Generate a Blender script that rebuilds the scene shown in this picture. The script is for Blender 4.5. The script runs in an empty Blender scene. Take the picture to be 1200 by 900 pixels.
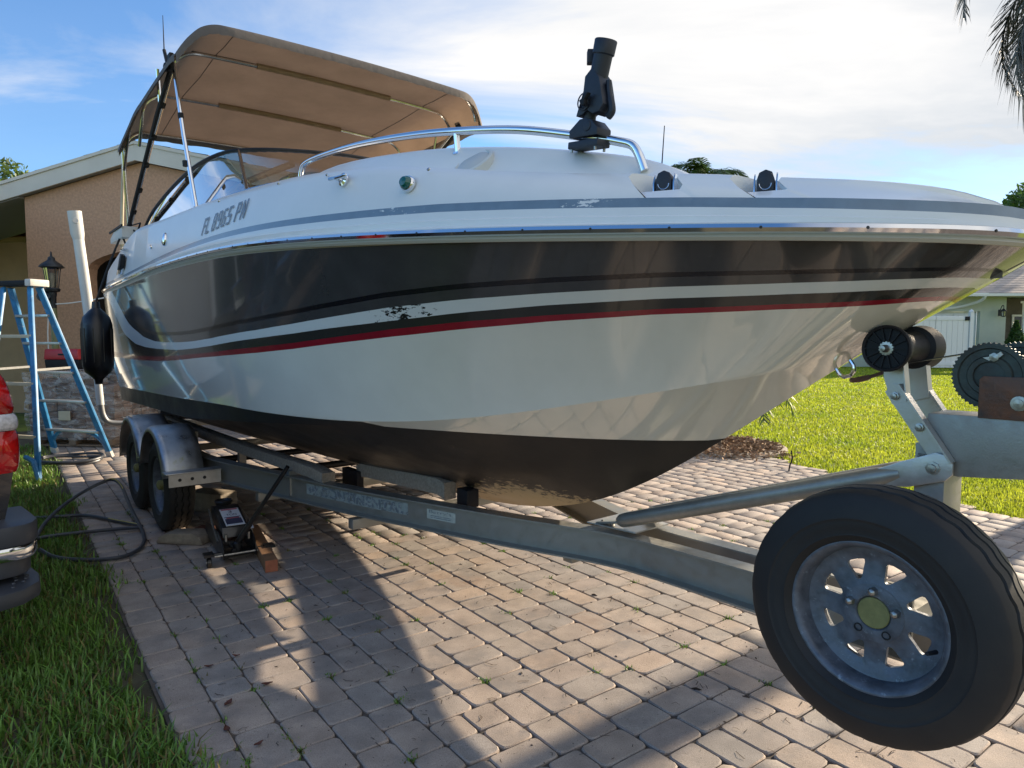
import bpy, bmesh, math, random
import numpy as np
from mathutils import Vector, Matrix
R = math.radians
random.seed(7)
rng = np.random.default_rng(11)
scene = bpy.context.scene
COL = scene.collection

# ------------------------------------------------------------------ camera
cam_d = bpy.data.cameras.new("camera")
cam = bpy.data.objects.new("camera", cam_d)
COL.objects.link(cam)
cam.location = (0, 0, 1.45)
cam.rotation_euler = (R(90 - 4.0), 0, 0)
cam_d.sensor_width = 36.0
cam_d.lens = 24.0
cam_d.clip_start = 0.05
cam_d.clip_end = 2000
scene.camera = cam

# ------------------------------------------------------------------ sky and sun
SUN_AZ, SUN_EL = 53.0, 20.0           # azimuth from +Y towards +X
world = bpy.data.worlds.new("World")
scene.world = world
world.use_nodes = True
wn = world.node_tree
wn.nodes.clear()
def wnode(t, **k):
    n = wn.nodes.new(t)
    for a, b in k.items(): setattr(n, a, b)
    return n
w_out = wnode("ShaderNodeOutputWorld")
w_bg = wnode("ShaderNodeBackground")
w_bg.inputs[1].default_value = 0.125
sky = wnode("ShaderNodeTexSky", sky_type='NISHITA')
sky.sun_disc = False
sky.sun_elevation = R(SUN_EL)
sky.sun_rotation = R(SUN_AZ)
sky.air_density = 1.0
sky.dust_density = 0.25
sky.ozone_density = 2.2
w_tc = wnode("ShaderNodeTexCoord")
w_sep = wnode("ShaderNodeSeparateXYZ")
wn.links.new(w_tc.outputs['Generated'], w_sep.inputs[0])
def wmath(op, a, b=None, clamp=False):
    n = wnode("ShaderNodeMath", operation=op); n.use_clamp = clamp
    for i, v in enumerate((a, b)):
        if v is None: continue
        if isinstance(v, (int, float)): n.inputs[i].default_value = v
        else: wn.links.new(v, n.inputs[i])
    return n.outputs[0]
zz = wmath('ADD', wmath('MAXIMUM', w_sep.outputs[2], 0.0), 0.16)
cx = wmath('DIVIDE', w_sep.outputs[0], zz)
cy = wmath('DIVIDE', w_sep.outputs[1], zz)
w_cmb = wnode("ShaderNodeCombineXYZ")
wn.links.new(cx, w_cmb.inputs[0]); wn.links.new(cy, w_cmb.inputs[1])
w_map = wnode("ShaderNodeMapping")
w_map.inputs['Location'].default_value = (3.1, 1.7, 0.0)
w_map.inputs['Rotation'].default_value = (0, 0, R(-28))
w_map.inputs['Scale'].default_value = (0.42, 1.05, 1.0)
wn.links.new(w_cmb.outputs[0], w_map.inputs[0])
w_n1 = wnode("ShaderNodeTexNoise")
w_n1.inputs['Scale'].default_value = 1.15; w_n1.inputs['Detail'].default_value = 9
w_n1.inputs['Roughness'].default_value = 0.58; w_n1.inputs['Distortion'].default_value = 0.55
wn.links.new(w_map.outputs[0], w_n1.inputs['Vector'])
w_n2 = wnode("ShaderNodeTexNoise")
w_n2.inputs['Scale'].default_value = 0.5; w_n2.inputs['Detail'].default_value = 3
wn.links.new(w_map.outputs[0], w_n2.inputs['Vector'])
mixn = wmath('ADD', wmath('ADD', wmath('MULTIPLY', w_n1.outputs[0], 0.72), wmath('MULTIPLY', w_n2.outputs[0], 0.42)), wmath('MULTIPLY', w_sep.outputs[0], 0.16))   # the cloud thickens towards the east
w_r = wnode("ShaderNodeValToRGB")
w_r.color_ramp.elements[0].position = 0.50; w_r.color_ramp.elements[0].color = (0, 0, 0, 1)
w_r.color_ramp.elements[1].position = 0.68; w_r.color_ramp.elements[1].color = (1, 1, 1, 1)
wn.links.new(mixn, w_r.inputs[0])
# thin high cloud is denser towards the low sky
low = wmath('MULTIPLY', wmath('SUBTRACT', 0.62, w_sep.outputs[2], True), 0.75)
cm = wmath('ADD', wmath('MULTIPLY', w_r.outputs[0], 0.98), wmath('MULTIPLY', low, 0.36), True)
w_cc = wnode("ShaderNodeMixRGB"); w_cc.blend_type = 'MIX'
wn.links.new(cm, w_cc.inputs[0])
w_sc = wnode("ShaderNodeMixRGB"); w_sc.blend_type = 'MULTIPLY'; w_sc.inputs[0].default_value = 1
wn.links.new(sky.outputs[0], w_sc.inputs[1]); w_sc.inputs[2].default_value = (0.54, 0.80, 1.04, 1)
wn.links.new(w_sc.outputs[0], w_cc.inputs[1])
w_ct = wnode("ShaderNodeMixRGB")                      # thin cloud is greyer, its thick parts whiter
w_cr = wnode("ShaderNodeMapRange"); w_cr.inputs[1].default_value = 0.38; w_cr.inputs[2].default_value = 0.66
wn.links.new(w_n1.outputs[0], w_cr.inputs[0]); wn.links.new(w_cr.outputs[0], w_ct.inputs[0])
w_ct.inputs[1].default_value = (2.75, 3.0, 3.3, 1); w_ct.inputs[2].default_value = (4.9, 4.75, 4.6, 1)
wn.links.new(w_ct.outputs[0], w_cc.inputs[2])
wn.links.new(w_cc.outputs[0], w_bg.inputs[0])
wn.links.new(w_bg.outputs[0], w_out.inputs[0])

sun_d = bpy.data.lights.new("sun", 'SUN')
sun_d.energy = 5.0
sun_d.angle = R(0.8)
sun_d.color = (1.0, 0.83, 0.62)
sun = bpy.data.objects.new("sun", sun_d)
COL.objects.link(sun)
sdir = Vector((math.sin(R(SUN_AZ)) * math.cos(R(SUN_EL)), math.cos(R(SUN_AZ)) * math.cos(R(SUN_EL)), math.sin(R(SUN_EL))))
sun.rotation_euler = sdir.to_track_quat('Z', 'Y').to_euler()
sun.location = sdir * 60

vs = scene.view_settings
vs.view_transform = 'Standard'; vs.look = 'None'; vs.gamma = 1.0; vs.use_curve_mapping = False
vs.exposure = 0.92

# ------------------------------------------------------------------ materials
def mat(name, col, rough=0.5, metal=0.0, var=0.0, vscale=8.0, bump=0.0, bscale=60.0, coat=0.0, spec=None,
        col2=None, trans=0.0, isl=0.0, coords='Object', detail=4.0, rvar=0.0):
    m = bpy.data.materials.new(name); m.use_nodes = True
    nt = m.node_tree; b = nt.nodes['Principled BSDF']; L = nt.links.new
    b.inputs['Roughness'].default_value = rough; b.inputs['Metallic'].default_value = metal
    b.inputs['Base Color'].default_value = (*col, 1)
    if coat:
        b.inputs['Coat Weight'].default_value = coat; b.inputs['Coat Roughness'].default_value = 0.04
    if spec is not None: b.inputs['Specular IOR Level'].default_value = spec
    tc = nt.nodes.new("ShaderNodeTexCoord")
    vec = tc.outputs[coords]
    if coords == 'World':
        vec = None
    src = None
    if var or col2:
        n = nt.nodes.new("ShaderNodeTexNoise"); n.inputs['Scale'].default_value = vscale
        n.inputs['Detail'].default_value = detail; n.inputs['Roughness'].default_value = 0.62
        L(vec, n.inputs['Vector'])
        mr = nt.nodes.new("ShaderNodeMapRange"); mr.inputs[1].default_value = 0.3; mr.inputs[2].default_value = 0.7
        L(n.outputs[0], mr.inputs[0])
        mx = nt.nodes.new("ShaderNodeMixRGB")
        c1 = [max(0, c * (1 - var)) for c in col]; c2 = col2 if col2 else [min(1, c * (1 + var)) for c in col]
        mx.inputs[1].default_value = (*c1, 1); mx.inputs[2].default_value = (*c2, 1)
        L(mr.outputs[0], mx.inputs[0]); src = mx.outputs[0]
        if rvar:
            mr2 = nt.nodes.new("ShaderNodeMapRange"); mr2.inputs[1].default_value = 0.3; mr2.inputs[2].default_value = 0.7
            mr2.inputs[3].default_value = max(0.02, rough - rvar); mr2.inputs[4].default_value = min(1, rough + rvar)
            L(n.outputs[0], mr2.inputs[0]); L(mr2.outputs[0], b.inputs['Roughness'])
    if isl:
        g = nt.nodes.new("ShaderNodeNewGeometry"); oi = nt.nodes.new("ShaderNodeObjectInfo")
        ad = nt.nodes.new("ShaderNodeMath"); ad.operation = 'ADD'; L(g.outputs['Random Per Island'], ad.inputs[0]); L(oi.outputs['Random'], ad.inputs[1])
        fr = nt.nodes.new("ShaderNodeMath"); fr.operation = 'FRACT'; L(ad.outputs[0], fr.inputs[0])
        mr3 = nt.nodes.new("ShaderNodeMapRange"); mr3.inputs[3].default_value = 1 - isl; mr3.inputs[4].default_value = 1 + isl
        L(fr.outputs[0], mr3.inputs[0])
        hs = nt.nodes.new("ShaderNodeHueSaturation")
        L(mr3.outputs[0], hs.inputs['Value'])
        if src: L(src, hs.inputs['Color'])
        else: hs.inputs['Color'].default_value = (*col, 1)
        src = hs.outputs[0]
    if src: L(src, b.inputs['Base Color'])
    if bump:
        n2 = nt.nodes.new("ShaderNodeTexNoise"); n2.inputs['Scale'].default_value = bscale; n2.inputs['Detail'].default_value = 5
        L(vec, n2.inputs['Vector'])
        bp = nt.nodes.new("ShaderNodeBump"); bp.inputs['Strength'].default_value = bump; bp.inputs['Distance'].default_value = 0.01
        L(n2.outputs[0], bp.inputs['Height']); L(bp.outputs[0], b.inputs['Normal'])
    if trans:
        out = nt.nodes['Material Output']; tr = nt.nodes.new("ShaderNodeBsdfTranslucent"); ms = nt.nodes.new("ShaderNodeMixShader")
        ms.inputs[0].default_value = trans
        if src: L(src, tr.inputs[0])
        else: tr.inputs[0].default_value = (*col, 1)
        L(b.outputs[0], ms.inputs[1]); L(tr.outputs[0], ms.inputs[2]); L(ms.outputs[0], out.inputs[0])
    return m

def glass(name, tint=(0.8, 0.86, 0.84), refl=1.0):
    m = bpy.data.materials.new(name); m.use_nodes = True
    nt = m.node_tree; nt.nodes.clear(); L = nt.links.new
    o = nt.nodes.new("ShaderNodeOutputMaterial"); t = nt.nodes.new("ShaderNodeBsdfTransparent"); g = nt.nodes.new("ShaderNodeBsdfGlossy")
    t.inputs[0].default_value = (*tint, 1); g.inputs['Roughness'].default_value = 0.02; g.inputs[0].default_value = (refl, refl, refl, 1)
    f = nt.nodes.new("ShaderNodeFresnel"); f.inputs[0].default_value = 1.5
    mu = nt.nodes.new("ShaderNodeMath"); mu.operation = 'MULTIPLY_ADD'; mu.inputs[1].default_value = 2.2; mu.inputs[2].default_value = 0.18; mu.use_clamp = True
    mx = nt.nodes.new("ShaderNodeMixShader")
    L(f.outputs[0], mu.inputs[0]); L(mu.outputs[0], mx.inputs[0]); L(t.outputs[0], mx.inputs[1]); L(g.outputs[0], mx.inputs[2]); L(mx.outputs[0], o.inputs[0])
    return m

def worn(m, worncol, scale, lo, hi, zband=None, xband=None, stretch=(1, 1, 1)):
    """mix a second colour into a Principled material where noise is high (scratches, rubbed-off paint), optionally inside a band of object coordinates"""
    nt = m.node_tree; b = nt.nodes['Principled BSDF']; L = nt.links.new
    tc = nt.nodes.new("ShaderNodeTexCoord"); mp = nt.nodes.new("ShaderNodeMapping"); mp.inputs['Scale'].default_value = stretch
    L(tc.outputs['Object'], mp.inputs[0])
    n = nt.nodes.new("ShaderNodeTexNoise"); n.inputs['Scale'].default_value = scale; n.inputs['Detail'].default_value = 6; n.inputs['Roughness'].default_value = 0.7
    L(mp.outputs[0], n.inputs['Vector'])
    val = n.outputs[0]
    sp = nt.nodes.new("ShaderNodeSeparateXYZ"); L(tc.outputs['Object'], sp.inputs[0])
    if xband:
        s1 = nt.nodes.new("ShaderNodeMath"); s1.operation = 'SUBTRACT'; L(sp.outputs[0], s1.inputs[0]); s1.inputs[1].default_value = xband[0]
        s2 = nt.nodes.new("ShaderNodeMath"); s2.operation = 'ABSOLUTE'; L(s1.outputs[0], s2.inputs[0])
        r = nt.nodes.new("ShaderNodeMapRange"); r.inputs[1].default_value = 0; r.inputs[2].default_value = xband[1]; r.inputs[3].default_value = xband[2]; r.inputs[4].default_value = xband[3]
        L(s2.outputs[0], r.inputs[0]); a = nt.nodes.new("ShaderNodeMath"); a.operation = 'ADD'; L(val, a.inputs[0]); L(r.outputs[0], a.inputs[1]); val = a.outputs[0]
    for band, k in ((zband, 2),):
        if band:
            r = nt.nodes.new("ShaderNodeMapRange"); r.inputs[1].default_value = band[0]; r.inputs[2].default_value = band[1]
            r.inputs[3].default_value = band[2]; r.inputs[4].default_value = band[3]
            L(sp.outputs[k], r.inputs[0]); a = nt.nodes.new("ShaderNodeMath"); a.operation = 'ADD'
            L(val, a.inputs[0]); L(r.outputs[0], a.inputs[1]); val = a.outputs[0]
    mr = nt.nodes.new("ShaderNodeMapRange"); mr.inputs[1].default_value = lo; mr.inputs[2].default_value = hi
    L(val, mr.inputs[0])
    mx = nt.nodes.new("ShaderNodeMixRGB"); L(mr.outputs[0], mx.inputs[0])
    src = b.inputs['Base Color'].links[0].from_socket if b.inputs['Base Color'].links else None
    if src: L(src, mx.inputs[1])
    else: mx.inputs[1].default_value = b.inputs['Base Color'].default_value[:]
    mx.inputs[2].default_value = (*worncol, 1)
    L(mx.outputs[0], b.inputs['Base Color'])
    return m

M = {}
M['gel'] = mat('white gelcoat', (0.78, 0.76, 0.67), 0.10, var=0.04, vscale=3, coat=1.0)
M['gel'].node_tree.nodes['Principled BSDF'].inputs['Coat IOR'].default_value = 1.7
M['deck'] = mat('white deck gelcoat', (0.78, 0.79, 0.78), 0.3, var=0.03, vscale=4, bump=0.05, bscale=140, coat=0.15)
M['char'] = mat('charcoal gelcoat', (0.060, 0.058, 0.059), 0.12, coat=0.7, var=0.15, vscale=5)
worn(M['char'], (0.15, 0.15, 0.15), 34, 0.69, 0.76, stretch=(0.12, 1, 4.5))
M['pin'] = mat('black pinstripe', (0.010, 0.010, 0.013), 0.2, coat=0.3)
M['thinchar'] = mat('charcoal pinstripe', (0.035, 0.034, 0.030), 0.16, coat=0.4)
M['whitestripe'] = mat('white stripe', (0.70, 0.73, 0.72), 0.2, coat=0.3)
worn(M['whitestripe'], (0.02, 0.02, 0.02), 26, 0.63, 0.65, xband=(3.12, .50, 0.16, -0.25), stretch=(0.8, 1, 2.4))
M['red'] = mat('red stripe', (0.27, 0.012, 0.024), 0.22, coat=0.3, var=0.12, vscale=10)
worn(M['red'], (0.6, 0.55, 0.52), 40, 0.72, 0.75, stretch=(0.5, 1, 1.5))
M['bottom'] = mat('black bottom paint', (0.020, 0.019, 0.019), 0.45, spec=0.25, var=0.25, vscale=4, bump=0.05, bscale=200, rvar=0.1)
worn(M['bottom'], (0.42, 0.32, 0.18), 26, 0.52, 0.62, zband=(0.54, 0.78, 0.16, -0.42), xband=(2.95, 1.0, 0.32, -0.30), stretch=(1, 1, 1.6))
worn(M['bottom'], (0.5, 0.42, 0.3), 60, 0.78, 0.80)
M['beige'] = mat('beige rub moulding', (0.43, 0.40, 0.32), 0.35)
M['chrome'] = mat('polished stainless', (0.78, 0.79, 0.80), 0.07, 1.0)
M['chrome_w'] = mat('weathered stainless', (0.62, 0.62, 0.60), 0.18, 1.0, var=0.12, vscale=20)
M['silverstripe'] = mat('blue grey stripe', (0.18, 0.245, 0.31), 0.28, var=0.08, vscale=20, coat=0.2)
worn(M['silverstripe'], (0.74, 0.75, 0.74), 30, 0.70, 0.72, xband=(3.28, .30, 0.17, -0.10), stretch=(0.6, 1, 2.0))
worn(M['silverstripe'], (0.74, 0.75, 0.74), 24, 0.70, 0.72, xband=(4.02, .35, 0.17, -0.10), stretch=(0.6, 1, 2.0))
M['text'] = mat('grey lettering', (0.16, 0.19, 0.23), 0.35)
M['tan_cloth'] = mat('tan canvas', (0.245, 0.170, 0.120), 0.85, var=0.12, vscale=3, bump=0.5, bscale=7, trans=0.30)
M['sleeve'] = mat('lightened canvas sleeve', (0.40, 0.29, 0.21), 0.85, var=0.08, vscale=14, bump=0.2, bscale=60, trans=0.3)  # canopy cloth with transmitted sunlight put into the colour as a lighter tan
M['grey_cloth'] = mat('grey brown canvas', (0.155, 0.135, 0.125), 0.85, var=0.12, vscale=12, bump=0.25, bscale=30, trans=0.15)
M['lining'] = mat('cockpit lining', (0.20, 0.185, 0.165), 0.7)
M['black_web'] = mat('black webbing', (0.012, 0.012, 0.013), 0.7)
M['black_plastic'] = mat('black plastic', (0.014, 0.015, 0.018), 0.55, spec=0.25, var=0.1, vscale=30, bump=0.06, bscale=300)
M['navy_plastic'] = mat('dark navy plastic', (0.016, 0.02, 0.032), 0.5, var=0.2, vscale=25, bump=0.08, bscale=250)
M['black_vinyl'] = mat('black vinyl', (0.010, 0.010, 0.012), 0.32, var=0.2, vscale=10)
M['green_lens'] = mat('green lens', (0.0, 0.10, 0.085), 0.08, coat=0.6)
M['glass'] = glass('tinted glass', (0.62, 0.70, 0.68))
M['clear'] = glass('clear glass', (0.95, 0.97, 0.96))
M['galv'] = mat('weathered aluminium', (0.32, 0.315, 0.285), 0.5, 0.7, var=0.07, vscale=26, bump=0.08, bscale=180, rvar=0.12)
M['galv_l'] = mat('bright aluminium', (0.50, 0.49, 0.46), 0.42, 0.75, var=0.12, vscale=18, bump=0.05, bscale=160, rvar=0.1)
M['galv_p'] = mat('galvanised tube', (0.33, 0.32, 0.28), 0.42, 0.6, var=0.14, vscale=20)
M['fender'] = mat('dull aluminium fender', (0.43, 0.45, 0.46), 0.36, 0.8, var=0.22, vscale=9, rvar=0.12, bump=0.06, bscale=60)
worn(M['fender'], (0.34, 0.34, 0.12), 9, 0.60, 0.78)
M['rim'] = mat('galvanised rim', (0.13, 0.145, 0.17), 0.5, 0.5, var=0.35, vscale=22, bump=0.12, bscale=90, rvar=0.15)
worn(M['rim'], (0.34, 0.38, 0.43), 34, 0.60, 0.74)
M['tire'] = mat('tyre rubber', (0.0115, 0.0112, 0.0115), 0.66, col2=(0.021, 0.019, 0.017), vscale=6, bump=0.05, bscale=200)
M['hubcap'] = mat('grease cap', (0.21, 0.20, 0.07), 0.6, var=0.2, vscale=40)
M['bolt'] = mat('zinc bolt', (0.40, 0.39, 0.36), 0.35, 0.9, var=0.3, vscale=60)
M['carpet'] = mat('tan grey bunk carpet', (0.30, 0.255, 0.20), 0.95, var=0.25, vscale=70, bump=0.4, bscale=200)
M['pvc'] = mat('white pvc', (0.66, 0.67, 0.64), 0.4, var=0.06, vscale=5)
M['pipe_g'] = mat('grey conduit', (0.30, 0.31, 0.31), 0.45, 0.3, var=0.1, vscale=15)
M['rust'] = mat('rusty steel', (0.075, 0.066, 0.062), 0.55, 0.4, col2=(0.20, 0.085, 0.045), vscale=14, bump=0.2, bscale=80)
M['patina'] = mat('green patina steel', (0.040, 0.036, 0.034), 0.5, 0.4, col2=(0.07, 0.095, 0.085), vscale=9, bump=0.15, bscale=70)
M['darksteel'] = mat('dark steel', (0.03, 0.03, 0.033), 0.42, 0.6, var=0.3, vscale=20)
M['wood'] = mat('lumber', (0.25, 0.13, 0.062), 0.75, var=0.2, vscale=14, bump=0.1, bscale=60)
M['wood_end'] = mat('lumber end', (0.33, 0.11, 0.055), 0.8, var=0.2, vscale=30)
M['wood_red'] = mat('red brown timber', (0.11, 0.04, 0.024), 0.8, var=0.3, vscale=20)
M['block'] = mat('mossy concrete', (0.24, 0.20, 0.15), 0.9, var=0.25, vscale=18, bump=0.3, bscale=60)
M['jack'] = mat('black jack paint', (0.016, 0.016, 0.017), 0.35, var=0.3, vscale=30, coat=0.2)
M['label'] = mat('white label', (0.62, 0.63, 0.64), 0.5)
M['label_dark'] = mat('label print', (0.05, 0.05, 0.09), 0.5)
M['label_red'] = mat('label red print', (0.45, 0.12, 0.14), 0.5)
M['hose'] = mat('grey hose', (0.045, 0.05, 0.06), 0.42, var=0.15, vscale=12)
M['hose_y'] = mat('yellow hose line', (0.50, 0.42, 0.10), 0.5)
M['lad_blue'] = mat('blue fibreglass', (0.03, 0.20, 0.42), 0.45, var=0.3, vscale=10)
worn(M['lad_blue'], (0.45, 0.48, 0.5), 14, 0.6, 0.8)
M['lad_al'] = mat('ladder aluminium', (0.52, 0.53, 0.52), 0.35, 0.7, var=0.12, vscale=12)
M['lad_cap'] = mat('worn white plastic', (0.62, 0.60, 0.55), 0.6, var=0.15, vscale=20)
M['cream'] = mat('cream bar', (0.55, 0.50, 0.36), 0.5, var=0.1, vscale=9)
M['redpaint'] = mat('red plastic', (0.42, 0.02, 0.03), 0.35)
M['tail_red'] = mat('red tail lamp', (0.50, 0.008, 0.008), 0.08, coat=0.7, var=0.45, vscale=14)
M['tail_white'] = mat('clear reverse lamp', (0.62, 0.60, 0.62), 0.15, coat=0.6, var=0.25, vscale=60)
M['car_black'] = mat('black car paint', (0.008, 0.008, 0.009), 0.1, coat=1.0)
M['bump_grey'] = mat('grey bumper plastic', (0.045, 0.05, 0.062), 0.45, bump=0.1, bscale=300)
M['stucco'] = mat('tan stucco', (0.54, 0.325, 0.205), 0.9, var=0.17, vscale=26, bump=1.0, bscale=16)
M['stucco_s'] = mat('tan side wall', (0.56, 0.37, 0.21), 0.9, var=0.08, vscale=3, bump=0.4, bscale=22)
M['fascia'] = mat('cream fascia', (0.62, 0.60, 0.52), 0.5, var=0.05, vscale=3)
M['soffit'] = mat('grey soffit', (0.28, 0.28, 0.27), 0.7)
M['tile'] = mat('brown roof tile', (0.20, 0.125, 0.09), 0.8, isl=0.35, var=0.2, vscale=6)
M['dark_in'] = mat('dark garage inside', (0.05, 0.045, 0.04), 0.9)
M['white_in'] = mat('white steel', (0.55, 0.56, 0.55), 0.5)
M['lantern'] = mat('dark lantern metal', (0.03, 0.035, 0.04), 0.4, 0.4)
M['lamp_glass'] = glass('lantern glass', (0.80, 0.78, 0.70))
M['bulb'] = mat('frosted bulb', (0.7, 0.66, 0.55), 0.4)
M['pole_green'] = mat('olive pole', (0.20, 0.21, 0.10), 0.5, var=0.2, vscale=8)
M['meter'] = mat('grey meter box', (0.22, 0.22, 0.21), 0.5, 0.3)
M['pavbrick'] = mat('stacked paver', (0.20, 0.135, 0.10), 0.9, isl=0.4, var=0.2, vscale=20)
M['pallet'] = mat('pallet wood', (0.25, 0.18, 0.12), 0.85, var=0.25, vscale=12)
M['house_w'] = mat('pale green stucco', (0.50, 0.54, 0.44), 0.85, var=0.05, vscale=2, bump=0.3, bscale=30)
M['house_trim'] = mat('white trim', (0.78, 0.78, 0.75), 0.5)
M['shingle'] = mat('pale shingle', (0.42, 0.35, 0.29), 0.9, isl=0.12, var=0.14, vscale=2)
M['dark_win'] = mat('dark window', (0.02, 0.022, 0.03), 0.06)
M['brownwood'] = mat('dark brown panel', (0.10, 0.085, 0.065), 0.7, var=0.2, vscale=4)
M['bark'] = mat('bark', (0.12, 0.09, 0.065), 0.9, var=0.3, vscale=10, bump=0.5, bscale=20)
M['leaf'] = mat('tree leaf', (0.055, 0.115, 0.022), 0.5, isl=0.45, trans=0.35)
M['leaf_b'] = mat('bright tree leaf', (0.10, 0.16, 0.035), 0.5, isl=0.4, trans=0.4)
M['frond'] = mat('palm frond', (0.06, 0.115, 0.035), 0.45, isl=0.35, trans=0.3)
M['frond_d'] = mat('dull palm frond', (0.050, 0.062, 0.045), 0.5, isl=0.4, trans=0.12)
M['frond_dead'] = mat('dry frond tip', (0.13, 0.13, 0.105), 0.7, isl=0.3, trans=0.15)
M['soil'] = mat('soil', (0.085, 0.075, 0.042), 0.95, var=0.3, vscale=6, bump=0.3, bscale=40)
M['lawn_soil'] = mat('turf base', (0.15, 0.20, 0.02), 0.95, var=0.35, vscale=3)
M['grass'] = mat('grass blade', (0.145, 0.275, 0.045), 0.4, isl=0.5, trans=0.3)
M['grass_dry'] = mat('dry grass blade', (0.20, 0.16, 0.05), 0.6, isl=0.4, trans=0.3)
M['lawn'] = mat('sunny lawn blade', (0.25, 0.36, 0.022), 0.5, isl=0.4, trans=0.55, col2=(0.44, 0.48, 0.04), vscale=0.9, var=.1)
M['sand'] = mat('joint sand', (0.105, 0.088, 0.074), 0.95, var=0.4, vscale=12)
M['mulch'] = mat('mulch', (0.30, 0.20, 0.125), 0.95, isl=0.5)
M['kerb'] = mat('concrete edging', (0.34, 0.29, 0.23), 0.9, var=0.2, vscale=12, bump=0.2, bscale=50)
M['litter'] = mat('leaf litter', (0.05, 0.033, 0.025), 0.9, isl=0.6)
M['leaf_dead'] = mat('dead leaf', (0.11, 0.035, 0.02), 0.7, isl=0.4)
M['wrap'] = None
M['neigh'] = mat('pale grey stucco', (0.42, 0.41, 0.39), 0.9, var=0.06, vscale=2, bump=0.3, bscale=25)

def wrap_mat():
    m = bpy.data.materials.new('clear stretch wrap'); m.use_nodes = True
    nt = m.node_tree; nt.nodes.clear(); L = nt.links.new
    o = nt.nodes.new("ShaderNodeOutputMaterial"); t = nt.nodes.new("ShaderNodeBsdfTransparent"); p = nt.nodes.new("ShaderNodeBsdfPrincipled")
    p.inputs['Base Color'].default_value = (0.62, 0.63, 0.62, 1); p.inputs['Roughness'].default_value = 0.22
    tc = nt.nodes.new("ShaderNodeTexCoord"); mp = nt.nodes.new("ShaderNodeMapping"); mp.inputs['Scale'].default_value = (1, 1, 2.4)
    n = nt.nodes.new("ShaderNodeTexNoise"); n.inputs['Scale'].default_value = 5; n.inputs['Detail'].default_value = 6; n.inputs['Distortion'].default_value = 1.2
    L(tc.outputs['Object'], mp.inputs[0]); L(mp.outputs[0], n.inputs['Vector'])
    mr = nt.nodes.new("ShaderNodeMapRange"); mr.inputs[1].default_value = 0.40; mr.inputs[2].default_value = 0.72; mr.inputs[3].default_value = 0.07; mr.inputs[4].default_value = 0.62
    L(n.outputs[0], mr.inputs[0])
    bp = nt.nodes.new("ShaderNodeBump"); bp.inputs['Strength'].default_value = 0.8; bp.inputs['Distance'].default_value = 0.05; L(n.outputs[0], bp.inputs['Height']); L(bp.outputs[0], p.inputs['Normal'])
    mx = nt.nodes.new("ShaderNodeMixShader"); L(mr.outputs[0], mx.inputs[0]); L(t.outputs[0], mx.inputs[1]); L(p.outputs[0], mx.inputs[2]); L(mx.outputs[0], o.inputs[0])
    return m
M['wrap'] = wrap_mat()

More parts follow.
